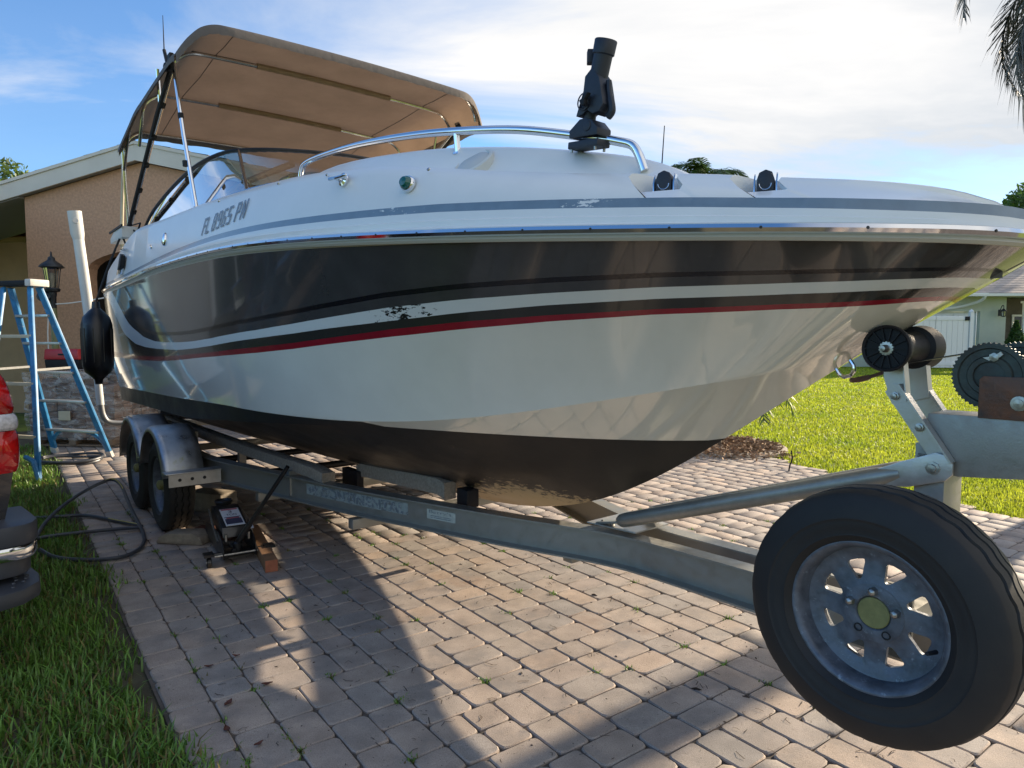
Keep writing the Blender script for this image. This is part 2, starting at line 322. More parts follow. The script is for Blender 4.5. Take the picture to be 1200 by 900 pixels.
def paver_mat():
    m = bpy.data.materials.new('concrete paver'); m.use_nodes = True
    nt = m.node_tree; b = nt.nodes['Principled BSDF']; L = nt.links.new
    g = nt.nodes.new("ShaderNodeNewGeometry"); oi = nt.nodes.new("ShaderNodeObjectInfo")
    ad = nt.nodes.new("ShaderNodeMath"); ad.operation = 'ADD'; L(g.outputs['Random Per Island'], ad.inputs[0]); L(oi.outputs['Random'], ad.inputs[1])
    fr = nt.nodes.new("ShaderNodeMath"); fr.operation = 'FRACT'; L(ad.outputs[0], fr.inputs[0])
    cr = nt.nodes.new("ShaderNodeValToRGB")
    els = cr.color_ramp.elements
    els[0].position = 0; els[0].color = (0.315, 0.265, 0.232, 1)
    els[1].position = 1; els[1].color = (0.355, 0.282, 0.228, 1)
    for p_, c_ in ((0.2, (0.375, 0.31, 0.258, 1)), (0.4, (0.285, 0.262, 0.242, 1)), (0.6, (0.40, 0.315, 0.248, 1)), (0.8, (0.32, 0.288, 0.258, 1))):
        e = els.new(p_); e.color = c_
    L(fr.outputs[0], cr.inputs[0])
    # mottling inside one paver, then grit, then rusty stains that lie across several pavers
    n1 = nt.nodes.new("ShaderNodeTexNoise"); n1.inputs['Scale'].default_value = 7; n1.inputs['Detail'].default_value = 5; L(g.outputs['Position'], n1.inputs['Vector'])
    mr1 = nt.nodes.new("ShaderNodeMapRange"); mr1.inputs[1].default_value = 0.3; mr1.inputs[2].default_value = 0.7; mr1.inputs[3].default_value = 0.80; mr1.inputs[4].default_value = 1.2; L(n1.outputs[0], mr1.inputs[0])
    n2 = nt.nodes.new("ShaderNodeTexNoise"); n2.inputs['Scale'].default_value = 260; n2.inputs['Detail'].default_value = 2; L(g.outputs['Position'], n2.inputs['Vector'])
    mr2 = nt.nodes.new("ShaderNodeMapRange"); mr2.inputs[1].default_value = 0.3; mr2.inputs[2].default_value = 0.7; mr2.inputs[3].default_value = 0.78; mr2.inputs[4].default_value = 1.22; L(n2.outputs[0], mr2.inputs[0])
    mm = nt.nodes.new("ShaderNodeMath"); mm.operation = 'MULTIPLY'; L(mr1.outputs[0], mm.inputs[0]); L(mr2.outputs[0], mm.inputs[1])
    hs = nt.nodes.new("ShaderNodeHueSaturation"); L(cr.outputs[0], hs.inputs['Color']); L(mm.outputs[0], hs.inputs['Value'])
    n3 = nt.nodes.new("ShaderNodeTexNoise"); n3.inputs['Scale'].default_value = 1.7; n3.inputs['Detail'].default_value = 5; n3.inputs['Roughness'].default_value = 0.6; L(g.outputs['Position'], n3.inputs['Vector'])
    mr3 = nt.nodes.new("ShaderNodeMapRange"); mr3.inputs[1].default_value = 0.60; mr3.inputs[2].default_value = 0.74; mr3.inputs[3].default_value = 0; mr3.inputs[4].default_value = 0.55; L(n3.outputs[0], mr3.inputs[0])
    mx = nt.nodes.new("ShaderNodeMixRGB"); L(mr3.outputs[0], mx.inputs[0]); L(hs.outputs[0], mx.inputs[1]); mx.inputs[2].default_value = (0.23, 0.115, 0.055, 1)
    n4 = nt.nodes.new("ShaderNodeTexNoise"); n4.inputs['Scale'].default_value = 4.5; n4.inputs['Detail'].default_value = 6; n4.inputs['Roughness'].default_value = 0.65; L(g.outputs['Position'], n4.inputs['Vector'])
    mr4 = nt.nodes.new("ShaderNodeMapRange"); mr4.inputs[1].default_value = 0.50; mr4.inputs[2].default_value = 0.66; mr4.inputs[3].default_value = 0; mr4.inputs[4].default_value = 0.7; L(n4.outputs[0], mr4.inputs[0])
    mx2 = nt.nodes.new("ShaderNodeMixRGB"); L(mr4.outputs[0], mx2.inputs[0]); L(mx.outputs[0], mx2.inputs[1]); mx2.inputs[2].default_value = (0.225, 0.205, 0.19, 1)
    n5 = nt.nodes.new("ShaderNodeTexNoise"); n5.inputs['Scale'].default_value = 90; n5.inputs['Detail'].default_value = 2; L(g.outputs['Position'], n5.inputs['Vector'])
    mr5 = nt.nodes.new("ShaderNodeMapRange"); mr5.inputs[1].default_value = 0.68; mr5.inputs[2].default_value = 0.72; mr5.inputs[3].default_value = 0; mr5.inputs[4].default_value = 0.75; L(n5.outputs[0], mr5.inputs[0])
    mx3 = nt.nodes.new("ShaderNodeMixRGB"); L(mr5.outputs[0], mx3.inputs[0]); L(mx2.outputs[0], mx3.inputs[1]); mx3.inputs[2].default_value = (0.07, 0.055, 0.045, 1)
    L(mx3.outputs[0], b.inputs['Base Color'])
    b.inputs['Roughness'].default_value = 0.8
    bp = nt.nodes.new("ShaderNodeBump"); bp.inputs['Strength'].default_value = 0.35; bp.inputs['Distance'].default_value = 0.004
    L(n2.outputs[0], bp.inputs['Height']); L(bp.outputs[0], b.inputs['Normal'])
    return m
M['paver'] = paver_mat()

# ------------------------------------------------------------------ helpers
def itp(tab, x):
    a = np.array(tab, float); return float(np.interp(x, a[:, 0], a[:, 1]))

class MB:
    def __init__(self): self.v = []; self.f = []; self.m = []; self.s = []
    def add(self, vs, fs, mi=0, smooth=False):
        o = len(self.v); self.v += [tuple(v) for v in vs]
        for f in fs:
            self.f.append([i + o for i in f]); self.m.append(mi); self.s.append(smooth)
        return self
    def box(self, c, size, mi=0, rot=None, taper=None):
        hx, hy, hz = size[0] / 2, size[1] / 2, size[2] / 2
        vs = [Vector((sx * hx, sy * hy, sz * hz)) for sz in (-1, 1) for sx, sy in ((-1, -1), (1, -1), (1, 1), (-1, 1))]
        if taper:
            for i in range(4, 8): vs[i].x *= taper; vs[i].y *= taper
        if rot is not None: vs = [rot @ v for v in vs]
        c = Vector(c)
        return self.add([v + c for v in vs], [(3, 2, 1, 0), (4, 5, 6, 7), (0, 1, 5, 4), (1, 2, 6, 5), (2, 3, 7, 6), (3, 0, 4, 7)], mi)
    def bar(self, p0, p1, w, h, up=(0, 0, 1), mi=0):
        p0, p1 = Vector(p0), Vector(p1); d = (p1 - p0)
        x = d.normalized(); up = Vector(up)
        y = up.cross(x)
        if y.length < 1e-5: y = Vector((0, 1, 0)).cross(x)
        y.normalize(); z = x.cross(y)
        rot = Matrix((x, y, z)).transposed()
        return self.box((p0 + p1) / 2, (d.length, w, h), mi, rot)
    def tube(self, pts, r, n=10, mi=0, caps=True, smooth=True):
        pts = [Vector(p) for p in pts]; k = len(pts)
        rs = r if isinstance(r, (list, tuple)) else [r] * k
        rings = []; prev = None
        for i, p in enumerate(pts):
            t = (pts[min(i + 1, k - 1)] - pts[max(i - 1, 0)]).normalized()
            if prev is None:
                a = Vector((0, 0, 1)) if abs(t.z) < 0.9 else Vector((1, 0, 0))
                u = a.cross(t).normalized()
            else:
                u = (prev - t * prev.dot(t)).normalized()
            prev = u; v = t.cross(u)
            rings.append([p + (u * math.cos(2 * math.pi * j / n) + v * math.sin(2 * math.pi * j / n)) * rs[i] for j in range(n)])
        vs = [q for rg in rings for q in rg]
        fs = [(i * n + j, i * n + (j + 1) % n, (i + 1) * n + (j + 1) % n, (i + 1) * n + j) for i in range(k - 1) for j in range(n)]
        self.add(vs, fs, mi, smooth)
        if caps:
            self.add(rings[0], [list(range(n))[::-1]], mi); self.add(rings[-1], [list(range(n))], mi)
        return self
    def lathe(self, prof, c, axis, n=32, mi=0, smooth=True, a0=0.0, a1=2 * math.pi, ref=None):
        """prof = [(along axis, radius)]"""
        c = Vector(c); ax = Vector(axis).normalized()
        a = Vector(ref) if ref else (Vector((0, 0, 1)) if abs(ax.z) < 0.9 else Vector((1, 0, 0)))
        u = (a - ax * a.dot(ax)).normalized(); v = ax.cross(u)
        full = abs(a1 - a0 - 2 * math.pi) < 1e-6
        cnt = n if full else n + 1
        vs = []
        for h, r in prof:
            for j in range(cnt):
                t = a0 + (a1 - a0) * j / n
                vs.append(c + ax * h + (u * math.cos(t) + v * math.sin(t)) * r)
        fs = []
        for i in range(len(prof) - 1):
            for j in range(n):
                k = (j + 1) % cnt if full else j + 1
                fs.append((i * cnt + j, i * cnt + k, (i + 1) * cnt + k, (i + 1) * cnt + j))
        return self.add(vs, fs, mi, smooth)
    def prism(self, poly, org, ex, ey, depth, mi=0):
        """2-D outline in the plane org+x*ex+y*ey, extruded by the vector depth"""
        org, ex, ey, dv = Vector(org), Vector(ex), Vector(ey), Vector(depth)
        n = len(poly)
        a = [org + ex * x + ey * y for x, y in poly]; b = [p + dv for p in a]
        fs = [list(range(n))[::-1], [n + i for i in range(n)]] + [(i, (i + 1) % n, n + (i + 1) % n, n + i) for i in range(n)]
        return self.add(a + b, fs, mi)
    def grid(self, rows, mi=0, smooth=True, mrow=None, mcol=None):
        """rows[i][j] points; mrow = material per strip between rows"""
        n = len(rows[0]); o = len(self.v)
        for r in rows: self.v += [tuple(p) for p in r]
        for i in range(len(rows) - 1):
            for j in range(n - 1):
                self.f.append([o + i * n + j, o + i * n + j + 1, o + (i + 1) * n + j + 1, o + (i + 1) * n + j])
                self.m.append(mrow[i] if mrow else mi); self.s.append(smooth)
        return self
    def build(self, name, mats, parent=None, angle=38, bevel=0.0, loc=None, rot=None, weld=False, thick=0.0, recalc=True):
        me = bpy.data.meshes.new(name)
        me.from_pydata(self.v, [], self.f)
        for m_ in (mats if isinstance(mats, (list, tuple)) else [mats]): me.materials.append(M[m_] if isinstance(m_, str) else m_)
        me.polygons.foreach_set('material_index', self.m); me.polygons.foreach_set('use_smooth', self.s)
        bm = bmesh.new(); bm.from_mesh(me)
        if weld: bmesh.ops.remove_doubles(bm, verts=bm.verts, dist=0.0004)
        if recalc: bmesh.ops.recalc_face_normals(bm, faces=bm.faces)
        if bevel:
            es = [e for e in bm.edges if len(e.link_faces) == 2 and e.calc_face_angle(0) > R(40)]
            bmesh.ops.bevel(bm, geom=es, offset=bevel, segments=2, affect='EDGES', profile=0.6, clamp_overlap=True)
            for f in bm.faces: f.smooth = True
        bm.to_mesh(me); bm.free()
        me.set_sharp_from_angle(angle=R(angle))
        o = bpy.data.objects.new(name, me); COL.objects.link(o)
        if parent: o.parent = parent
        if loc: o.location = loc
        if rot: o.rotation_euler = rot
        if thick:
            md = o.modifiers.new('solid', 'SOLIDIFY'); md.thickness = thick; md.offset = 0
        return o

def tag(o, label=None, cat=None, group=None, kind=None):
    if label: o['label'] = label
    if cat: o['category'] = cat
    if group: o['group'] = group
    if kind: o['kind'] = kind
    return o
def thing(name, label, cat, loc=(0, 0, 0), rz=0.0, group=None):
    o = bpy.data.objects.new(name, None); o.empty_display_size = 0.2; COL.objects.link(o)
    o.location = loc; o.rotation_euler = (0, 0, rz)
    return tag(o, label, cat, group)
def copy_tree(o, parent=None):
    c = o.copy(); COL.objects.link(c)
    if parent: c.parent = parent
    for ch in list(o.children): copy_tree(ch, c)
    return c
def spline(pts, n=8):
    """Catmull-Rom through points"""
    P = [Vector(p) for p in pts]; out = []
    for i in range(len(P) - 1):
        p0, p1, p2, p3 = P[max(i - 1, 0)], P[i], P[i + 1], P[min(i + 2, len(P) - 1)]
        for k in range(n):
            t = k / n
            out.append(0.5 * ((2 * p1) + (p2 - p0) * t + (2 * p0 - 5 * p1 + 4 * p2 - p3) * t * t + (3 * p1 - p0 - 3 * p2 + p3) * t ** 3))
    out.append(P[-1]); return out
def text_mesh(s, size=1.0, bold=0.0):
    """flat lettering as (vertices, faces), starting at the origin, normalised to its own width and height"""
    cu = bpy.data.curves.new('lettering', 'FONT'); cu.body = s; cu.size = size; cu.offset = bold
    ob = bpy.data.objects.new('lettering', cu); COL.objects.link(ob)
    dg = bpy.context.evaluated_depsgraph_get(); dg.update()
    me = bpy.data.meshes.new_from_object(ob.evaluated_get(dg))
    vs = [v.co.copy() for v in me.vertices]; fs = [list(p.vertices) for p in me.polygons]
    bpy.data.objects.remove(ob); bpy.data.meshes.remove(me); bpy.data.curves.remove(cu)
    x0 = min(v.x for v in vs); x1 = max(v.x for v in vs); y0 = min(v.y for v in vs); y1 = max(v.y for v in vs)
    return [((v.x - x0) / (x1 - x0), (v.y - y0) / (y1 - y0)) for v in vs], fs
def blades(name, xy, h, wd, mats, pick=None, lean=0.5, zb=0.0, segs=2):
    """many single grass blades as one mesh"""
    n = len(xy); h = np.broadcast_to(h, n) * rng.uniform(0.6, 1.25, n); wd = np.broadcast_to(wd, n) * rng.uniform(0.7, 1.3, n)
    az = rng.uniform(0, 2 * np.pi, n); ln = rng.uniform(0.1, 1.0, n) * lean
    dx, dy = np.cos(az), np.sin(az); px, py = -dy, dx
    z = np.broadcast_to(zb, n)
    V = np.zeros((n, 5, 3), np.float32)
    for k, (fz, fl, fw) in enumerate(((0, 0, 1), (0.55, 0.3, 0.8), (1.0, 1.0, 0))):
        cxp = xy[:, 0] + dx * ln * h * fl; cyp = xy[:, 1] + dy * ln * h * fl; cz = z + h * fz * np.sqrt(np.maximum(0.15, 1 - (ln * fl) ** 2 * 0.6))
        if k < 2:
            for q, sg in enumerate((-0.5, 0.5)):
                V[:, 2 * k + q, 0] = cxp + px * wd * sg * fw; V[:, 2 * k + q, 1] = cyp + py * wd * sg * fw; V[:, 2 * k + q, 2] = cz
        else:
            V[:, 4, 0] = cxp; V[:, 4, 1] = cyp; V[:, 4, 2] = cz
    idx = np.array([0, 1, 3, 2, 2, 3, 4]); loops = (np.arange(n)[:, None] * 5 + idx[None, :]).ravel()
    me = bpy.data.meshes.new(name); me.vertices.add(n * 5); me.loops.add(n * 7); me.polygons.add(n * 2)
    me.vertices.foreach_set('co', V.ravel()); me.loops.foreach_set('vertex_index', loops.astype(np.int32))
    st = (np.arange(n)[:, None] * 7 + np.array([0, 4])[None, :]).ravel()
    me.polygons.foreach_set('loop_start', st.astype(np.int32))
    for m_ in mats: me.materials.append(M[m_])
    if pick is not None: me.polygons.foreach_set('material_index', np.repeat(pick, 2).astype(np.int32))
    me.update(calc_edges=True); me.validate()
    o = bpy.data.objects.new(name, me); COL.objects.link(o); return o
def leaves(name, pts, size, mats, parent=None, pick=None, tilt=1.0):
    """leaf-sized rhombic faces scattered at pts"""
    n = len(pts); s = np.broadcast_to(size, n) * rng.uniform(0.6, 1.3, n)
    a = rng.normal(size=(n, 3)); a[:, 2] *= tilt; a /= np.linalg.norm(a, axis=1)[:, None]
    b = rng.normal(size=(n, 3)); b -= a * (a * b).sum(1)[:, None]; b /= np.linalg.norm(b, axis=1)[:, None]
    V = np.zeros((n, 4, 3), np.float32)
    V[:, 0] = pts - a * s[:, None]; V[:, 1] = pts + b * s[:, None] * 0.42; V[:, 2] = pts + a * s[:, None]; V[:, 3] = pts - b * s[:, None] * 0.42
    me = bpy.data.meshes.new(name); me.vertices.add(n * 4); me.loops.add(n * 4); me.polygons.add(n)
    me.vertices.foreach_set('co', V.ravel()); me.loops.foreach_set('vertex_index', np.arange(n * 4, dtype=np.int32))
    me.polygons.foreach_set('loop_start', (np.arange(n) * 4).astype(np.int32))
    for m_ in mats: me.materials.append(M[m_])
    if pick is not None: me.polygons.foreach_set('material_index', pick.astype(np.int32))
    me.update(calc_edges=True); me.validate()
    o = bpy.data.objects.new(name, me); COL.objects.link(o)
    if parent: o.parent = parent
    return o

# the frame shared by boat and trailer: x runs to the bow, starboard is -y
AX = R(39.0)
UB = Vector((math.sin(AX), -math.cos(AX), 0)); NB = Vector((-math.cos(AX), -math.sin(AX), 0)); CB = Vector((-1.65, 5.82, 0))
RZ = math.atan2(UB.y, UB.x)
def Wd(s, l, z=0.0): return CB + UB * s + NB * l + Vector((0, 0, z))
def B(s, l, z): return Vector((s, -l, z))

# ------------------------------------------------------------------ ground, driveway, lawn
G1 = Vector((-0.598, 0.802, 0)).normalized(); G2 = Vector((0.802, 0.598, 0)).normalized()
EDGE = [(7.0, -3.0), (4.9, 2.6), (4.32, 4.4), (4.04, 5.3), (3.5, 6.92), (3.12, 8.1), (2.75, 9.3), (2.2, 11.2), (1.6, 13.5), (1.2, 15.0)]
def right_edge(y):
    return float(np.interp(y, [p[1] for p in EDGE], [p[0] for p in EDGE]))
def on_drive(x, y):
    return (x * G2.x + y * G2.y) > 0.45 and x < right_edge(y) and y < 14.5
mb = MB(); mb.add([(-600, -600, -0.035), (600, -600, -0.035), (600, 900, -0.035), (-600, 900, -0.035)], [(0, 1, 2, 3)])
tag(mb.build('ground', 'lawn_soil'), kind='structure')
mb = MB()
left_pts = [G1 * t + G2 * 0.44 for t in (17.5, -3.0)]
poly = [(p.x, p.y) for p in left_pts] + [(x, y) for x, y in EDGE]
mb.add([(x, y, -0.011) for x, y in poly], [list(range(len(poly)))])
drive = tag(mb.build('driveway', 'sand'), kind='structure')
mb = MB()
soil = [G1 * 13 + G2 * 0.5, G1 * -3 + G2 * 0.5, G1 * -3 + G2 * -5.5, G1 * 13 + G2 * -5.5]
mb.add([(p.x, p.y, -0.026) for p in soil], [(0, 1, 2, 3)])
tag(mb.build('verge_soil', 'soil'), kind='structure')

# pavers: a skyline packing of 2x2, 2x3 and 3x2 units, with two border courses along the verge
UN = 0.0722
pv = []                                        # (g1, g2, size along g1, size along g2)
NC = 130
hts = [random.choice((0, 2)) for _ in range(NC // 2)]
sky_h = [v for v in hts for _ in (0, 1)]
TOP = 205
while True:
    h = min(sky_h)
    if h >= TOP: break
    i = sky_h.index(h); j = i
    while j < NC and sky_h[j] == h: j += 1
    w_ = j - i
    opts = [k for k in (2, 3) if w_ - k >= 0 and w_ - k != 1] or [w_]
    k = random.choice(opts)
    hh = 2 if k == 3 else random.choice((2, 3, 3))
    pv.append((-1.6 + h * UN, 0.776 + i * UN, hh * UN, k * UN))
    for q in range(i, i + k): sky_h[q] = h + hh
for g2a, g2b in ((0.452, 0.612), (0.612, 0.776)):
    g = -1.6
    while g < 13.2:
        ln = random.choice((0.145, 0.18, 0.2175, 0.2175, 0.285)); pv.append((g, g2a, ln, g2b - g2a)); g += ln
def paver_outline(a, b, per, gap=0.0026, rad=0.020):
    a, b = a - 2 * gap, b - 2 * gap
    pts = []
    for cxs, cys, a0 in ((1, 1, 0), (-1, 1, 90), (-1, -1, 180), (1, -1, 270)):
        r_ = rad * random.uniform(0.7, 1.35)
        for k in range(per):
            t = R(a0 + 90 * k / (per - 1))
            pts.append((cxs * (a / 2 - r_) + r_ * math.cos(t) + random.uniform(-.0012, .0012), cys * (b / 2 - r_) + r_ * math.sin(t) + random.uniform(-.0012, .0012)))
    return pts
def paver_geo(a, b, per):
    o = paver_outline(a, b, per); n = len(o)
    ins = 0.005
    top = [(x * (1 - 2 * ins / a), y * (1 - 2 * ins / b), 0.0) for x, y in o]
    mid = [(x, y, -0.0045) for x, y in o]; bot = [(x, y, -0.04) for x, y in o]
    fs = [list(range(n))] + [(n + i, n + (i + 1) % n, (i + 1) % n, i) for i in range(n)] + [(2 * n + i, 2 * n + (i + 1) % n, n + (i + 1) % n, n + i) for i in range(n)]
    return top + mid + bot, fs
cands = []
for g1, g2, a, b in pv:
    c = G1 * (g1 + a / 2) + G2 * (g2 + b / 2)
    if not on_drive(c.x, c.y) or c.y < -1.2: continue
    inf = c.y > 0.3 and abs(c.x / c.y) < 0.80 and (1.45 / c.y) < 0.66
    if inf:
        px = 600 + 800 * c.x / c.y; py = 394 + 800 * 1.45 / c.y
        if ((px - 1045) / 158) ** 2 + ((py - 724) / 154) ** 2 < 0.92: inf = False
        if px < 50 and py < 700: inf = False
    cands.append((c.length if inf else 99 + c.length, c, a, b))
cands.sort(key=lambda q: q[0])
meshes = {}
rzp = math.atan2(G1.y, G1.x)
for k, (d, c, a, b) in enumerate(cands[:300]):
    key = (round(a, 3), round(b, 3), k % 6)
    if key not in meshes:
        vs, fs = paver_geo(a, b, 3)
        me = bpy.data.meshes.new('paver'); me.from_pydata(vs, [], fs); me.materials.append(M['paver'])
        me.polygons.foreach_set('use_smooth', [True] * len(fs)); me.set_sharp_from_angle(angle=R(24)); meshes[key] = me
    o = bpy.data.objects.new('paver', meshes[key]); COL.objects.link(o); o.parent = drive
    o.location = (c.x, c.y, random.uniform(-.0012, .0012)); o.rotation_euler = (random.uniform(-.005, .005), random.uniform(-.005, .005), rzp + random.uniform(-.012, .012))
mb = MB()
for d, c, a, b in cands[300:]:
    vs, fs = paver_geo(a, b, 2)
    rot = Matrix.Rotation(rzp + random.uniform(-.012, .012), 3, 'Z'); dz = random.uniform(-.0012, .0012)
    mb.add([rot @ Vector(v) + Vector((c.x, c.y, dz)) for v in vs], fs)
tag(mb.build('distant_pavers', 'paver', drive, recalc=False), kind='stuff')

# grass verge on the left
def rnd(n, x0, x1, y0, y1): return np.column_stack((rng.uniform(x0, x1, n), rng.uniform(y0, y1, n)))
P_ = rnd(420000, -6.5, -0.6, 1.2, 9.0)
g2v = P_[:, 0] * G2.x + P_[:, 1] * G2.y
edge = 0.39 + 0.085 * np.sin(P_[:, 1] * 5.1) * np.sin(P_[:, 1] * 1.7 + 1) + rng.normal(0, 0.045, len(P_))
inf = np.abs(P_[:, 0] / P_[:, 1]) < 1.0
clump = np.sin(P_[:, 0] * 7.3 + np.sin(P_[:, 1] * 5)) * np.sin(P_[:, 1] * 8.1 + np.sin(P_[:, 0] * 6))
keep = (g2v < edge) & (g2v > -3.6) & inf & (rng.uniform(-1.9, 1, len(P_)) < clump)
P_ = P_[keep]; dist = np.hypot(P_[:, 0], P_[:, 1])
P_ = P_[rng.uniform(0, 1, len(P_)) < np.clip(3.6 / dist, 0.3, 1)]
dist = np.hypot(P_[:, 0], P_[:, 1])
pick = (rng.uniform(0, 1, len(P_)) < 0.2).astype(int)
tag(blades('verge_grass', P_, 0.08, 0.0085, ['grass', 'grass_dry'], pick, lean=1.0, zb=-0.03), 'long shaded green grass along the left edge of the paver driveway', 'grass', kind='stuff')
# sunny lawn on the right
yy = 5 + 31 * rng.uniform(0, 1, 210000) ** 1.6
xx = rng.uniform(0.05, 0.85, 210000) * yy
re = np.interp(yy, [p[1] for p in EDGE], [p[0] for p in EDGE])
m1 = (xx > re + 0.02 + rng.normal(0, 0.03, len(xx))) & (yy < 33)
bed = np.hypot(xx - 2.72, yy - 8.95) > 0.86
P_ = np.column_stack((xx, yy))[m1 & bed]
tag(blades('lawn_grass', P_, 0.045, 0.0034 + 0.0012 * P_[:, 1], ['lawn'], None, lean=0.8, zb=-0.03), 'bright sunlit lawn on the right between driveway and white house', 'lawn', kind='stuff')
# weeds and litter between the pavers
joints = []
for d, c, a, b in cands[:520]:
    if random.random() < 0.24:
        e = c + G1 * random.choice((-1, 1)) * a / 2 + G2 * random.choice((-1, 1)) * b / 2
        joints.append(e)
wp = []
for e in joints:
    for _ in range(random.randint(6, 34)):
        wp.append((e.x + random.gauss(0, .014), e.y + random.gauss(0, .014)))
for k in range(26):                                                       # along the border joints
    t = random.uniform(2.0, 6.5); g2_ = random.choice((0.612, 0.776, 0.776)); e = G1 * t + G2 * g2_
    for _ in range(random.randint(5, 20)): wp.append((e.x + random.gauss(0, .012), e.y + random.gauss(0, .02)))
wp = np.array(wp)
tag(blades('joint_weeds', wp, 0.024, 0.006, ['grass', 'grass_dry'], (rng.uniform(0, 1, len(wp)) < .2).astype(int), lean=0.9, zb=-0.012), 'small weeds sprouting in the joints between the pavers', 'weeds', kind='stuff')
lp = []
for d, c, a, b in cands[:600]:
    for _ in range(random.randint(0, 5)):
        lp.append((c.x + random.uniform(-.1, .1), c.y + random.uniform(-.1, .1), random.uniform(0.001, 0.004)))
lp = np.array(lp); sz = rng.gamma(1.1, 0.0024, len(lp)) + 0.0016
o = leaves('leaf_litter', lp, np.minimum(sz, 0.02), ['litter'], tilt=0.05)
tag(o, 'dark bits of leaf litter and twigs scattered over the pavers', 'litter', kind='stuff')
tw_ = []
for d, c, a, b in cands[:420]:
    for _ in range(random.choice((0, 0, 1, 2, 3))): tw_.append((c.x + random.uniform(-.12, .12), c.y + random.uniform(-.12, .12), .003))
tw_ = np.array(tw_)
def needles(name, P, mats):
    n = len(P); a = rng.uniform(0, 2 * np.pi, n); L_ = rng.uniform(.012, .05, n); w_ = .0009 + L_ * .018; V = np.zeros((n, 6, 3), np.float32); bend = rng.normal(0, .22, n) * L_
    for k, f in enumerate((-.5, 0, .5)):
        x = np.cos(a) * L_ * f - np.sin(a) * bend * (k == 1); y = np.sin(a) * L_ * f + np.cos(a) * bend * (k == 1)
        for q, sg in enumerate((-1, 1)): V[:, k * 2 + q, 0] = P[:, 0] + x - np.sin(a) * w_ * sg; V[:, k * 2 + q, 1] = P[:, 1] + y + np.cos(a) * w_ * sg; V[:, k * 2 + q, 2] = P[:, 2] + .003 * (k == 1)
    me = bpy.data.meshes.new(name); me.from_pydata(V.reshape(-1, 3).tolist(), [], [[i * 6 + q for q in f] for i in range(n) for f in ((0, 1, 3, 2), (2, 3, 5, 4))]); me.materials.append(M[mats]); o = bpy.data.objects.new(name, me); COL.objects.link(o); return o
tag(needles('twigs', tw_, 'litter'), 'thin dark twigs and pine needles strewn over the pavers', 'twigs', kind='stuff')
lv = [(-0.9, 2.33, 'dark red fallen leaf on the border pavers closest to the bottom edge of the picture'), (-1.05, 2.42, 'curled reddish fallen leaf second up from the bottom edge on the border pavers'),
      (-1.12, 2.60, 'brown fallen leaf nearest the grass about midway along the row of leaves'), (-1.02, 2.75, 'reddish fallen leaf standing apart on the right of the row of leaves'),
      (-1.33, 2.90, 'small red fallen leaf at the grass edge near the far end of the row'), (-1.25, 3.0, 'reddish brown fallen leaf farthest up the border pavers from the camera')]
def fallen_leaf(x, y, lab, s, rz):
    m_ = MB(); n = 7
    top = [(s * (i / (n - 1) - .5), s * 0.26 * math.sin(math.pi * i / (n - 1)), 0.004 + 0.006 * abs(i - 3) / 3) for i in range(n)]
    mid = [(s * (i / (n - 1) - .5), 0, 0.002 + 0.004 * abs(i - 3) / 3) for i in range(n)]
    bt = [(x_, -y_, z_) for x_, y_, z_ in top]
    m_.grid([top, mid, bt]); o = m_.build('fallen_leaf', 'leaf_dead', loc=(x, y, 0.003), rot=(0, 0, rz))
    return tag(o, lab, 'leaf', 'fallen leaves on the left border pavers')
for x, y, lab in lv: fallen_leaf(x, y, lab, random.uniform(.035, .055), random.uniform(0, 6))

# mulch ring with its concrete edging and small palm
bedc = Vector((2.72, 8.95, 0))
mb = MB(); prof = [(-.02, .70), (.02, .71), (.03, .74), (.028, .83), (.012, .86), (-.03, .865)]
mb.lathe(prof, bedc, (0, 0, 1), 40)
tag(mb.build('concrete_edging', 'kerb'), 'low round concrete edging around the mulch bed beside the lawn', 'edging')
n = 3800; a_ = rng.uniform(0, 2 * np.pi, n); r_ = 0.80 * np.sqrt(rng.uniform(0, 1, n)) + np.where((a_ > 3.0) & (a_ < 5.6), np.abs(rng.normal(0, .16, n)), 0)
tag(leaves('mulch', np.column_stack((bedc.x + r_ * np.cos(a_), bedc.y + r_ * np.sin(a_), rng.uniform(-.01, .05, n))), 0.035, ['mulch'], tilt=0.25), 'dry brown mulch chips inside the round edging', 'mulch', kind='stuff')
mb = MB(); mb.tube(spline([(0, 0, 0), (.01, .0, .08), (.03, -.01, .16), (.012, -.02, .25)], 5), [.008] * 15 + [.004], 6)
tag(mb.build('irrigation_tube', 'black_plastic', loc=(2.98, 7.27, -.02)), 'thin bent black irrigation tube standing at the edge of the lawn', 'tube')

# ------------------------------------------------------------------ motorboat
LR = [(-2.3,1.235),(-1.9,1.26),(-1,1.27),(1.6,1.27),(2.1,1.262),(2.5,1.24),(3,1.185),(3.3,1.13),(3.6,1.06),(3.9,.965),(4.15,.86),(4.4,.735),(4.6,.61),(4.75,.495),(4.88,.37),(4.96,.25),(5.00,.14),(5.02,0)]
ZR = [(-2.3,1.89),(-1.4,1.905),(-.7,1.92),(0,1.93),(.7,1.928),(1.3,1.92),(1.8,1.905),(2.4,1.876),(3,1.838),(3.6,1.798),(4,1.772),(4.3,1.753),(4.6,1.737),(4.8,1.725),(5.04,1.713)]
LC = [(-2.3,1.13),(.6,1.14),(1.2,1.132),(1.7,1.105),(2.1,1.055),(2.5,.97),(2.8,.872),(3.1,.76),(3.4,.64),(3.7,.515),(4,.385),(4.3,.225),(4.42,.12),(4.50,.05),(4.53,0)]
ZC = [(-2.3,.945),(-1.5,.963),(0,.995),(1,1.026),(1.8,1.04),(2.4,1.045),(2.8,1.058),(3.2,1.1),(3.6,1.171),(4,1.255),(4.3,1.32),(4.53,1.41)]
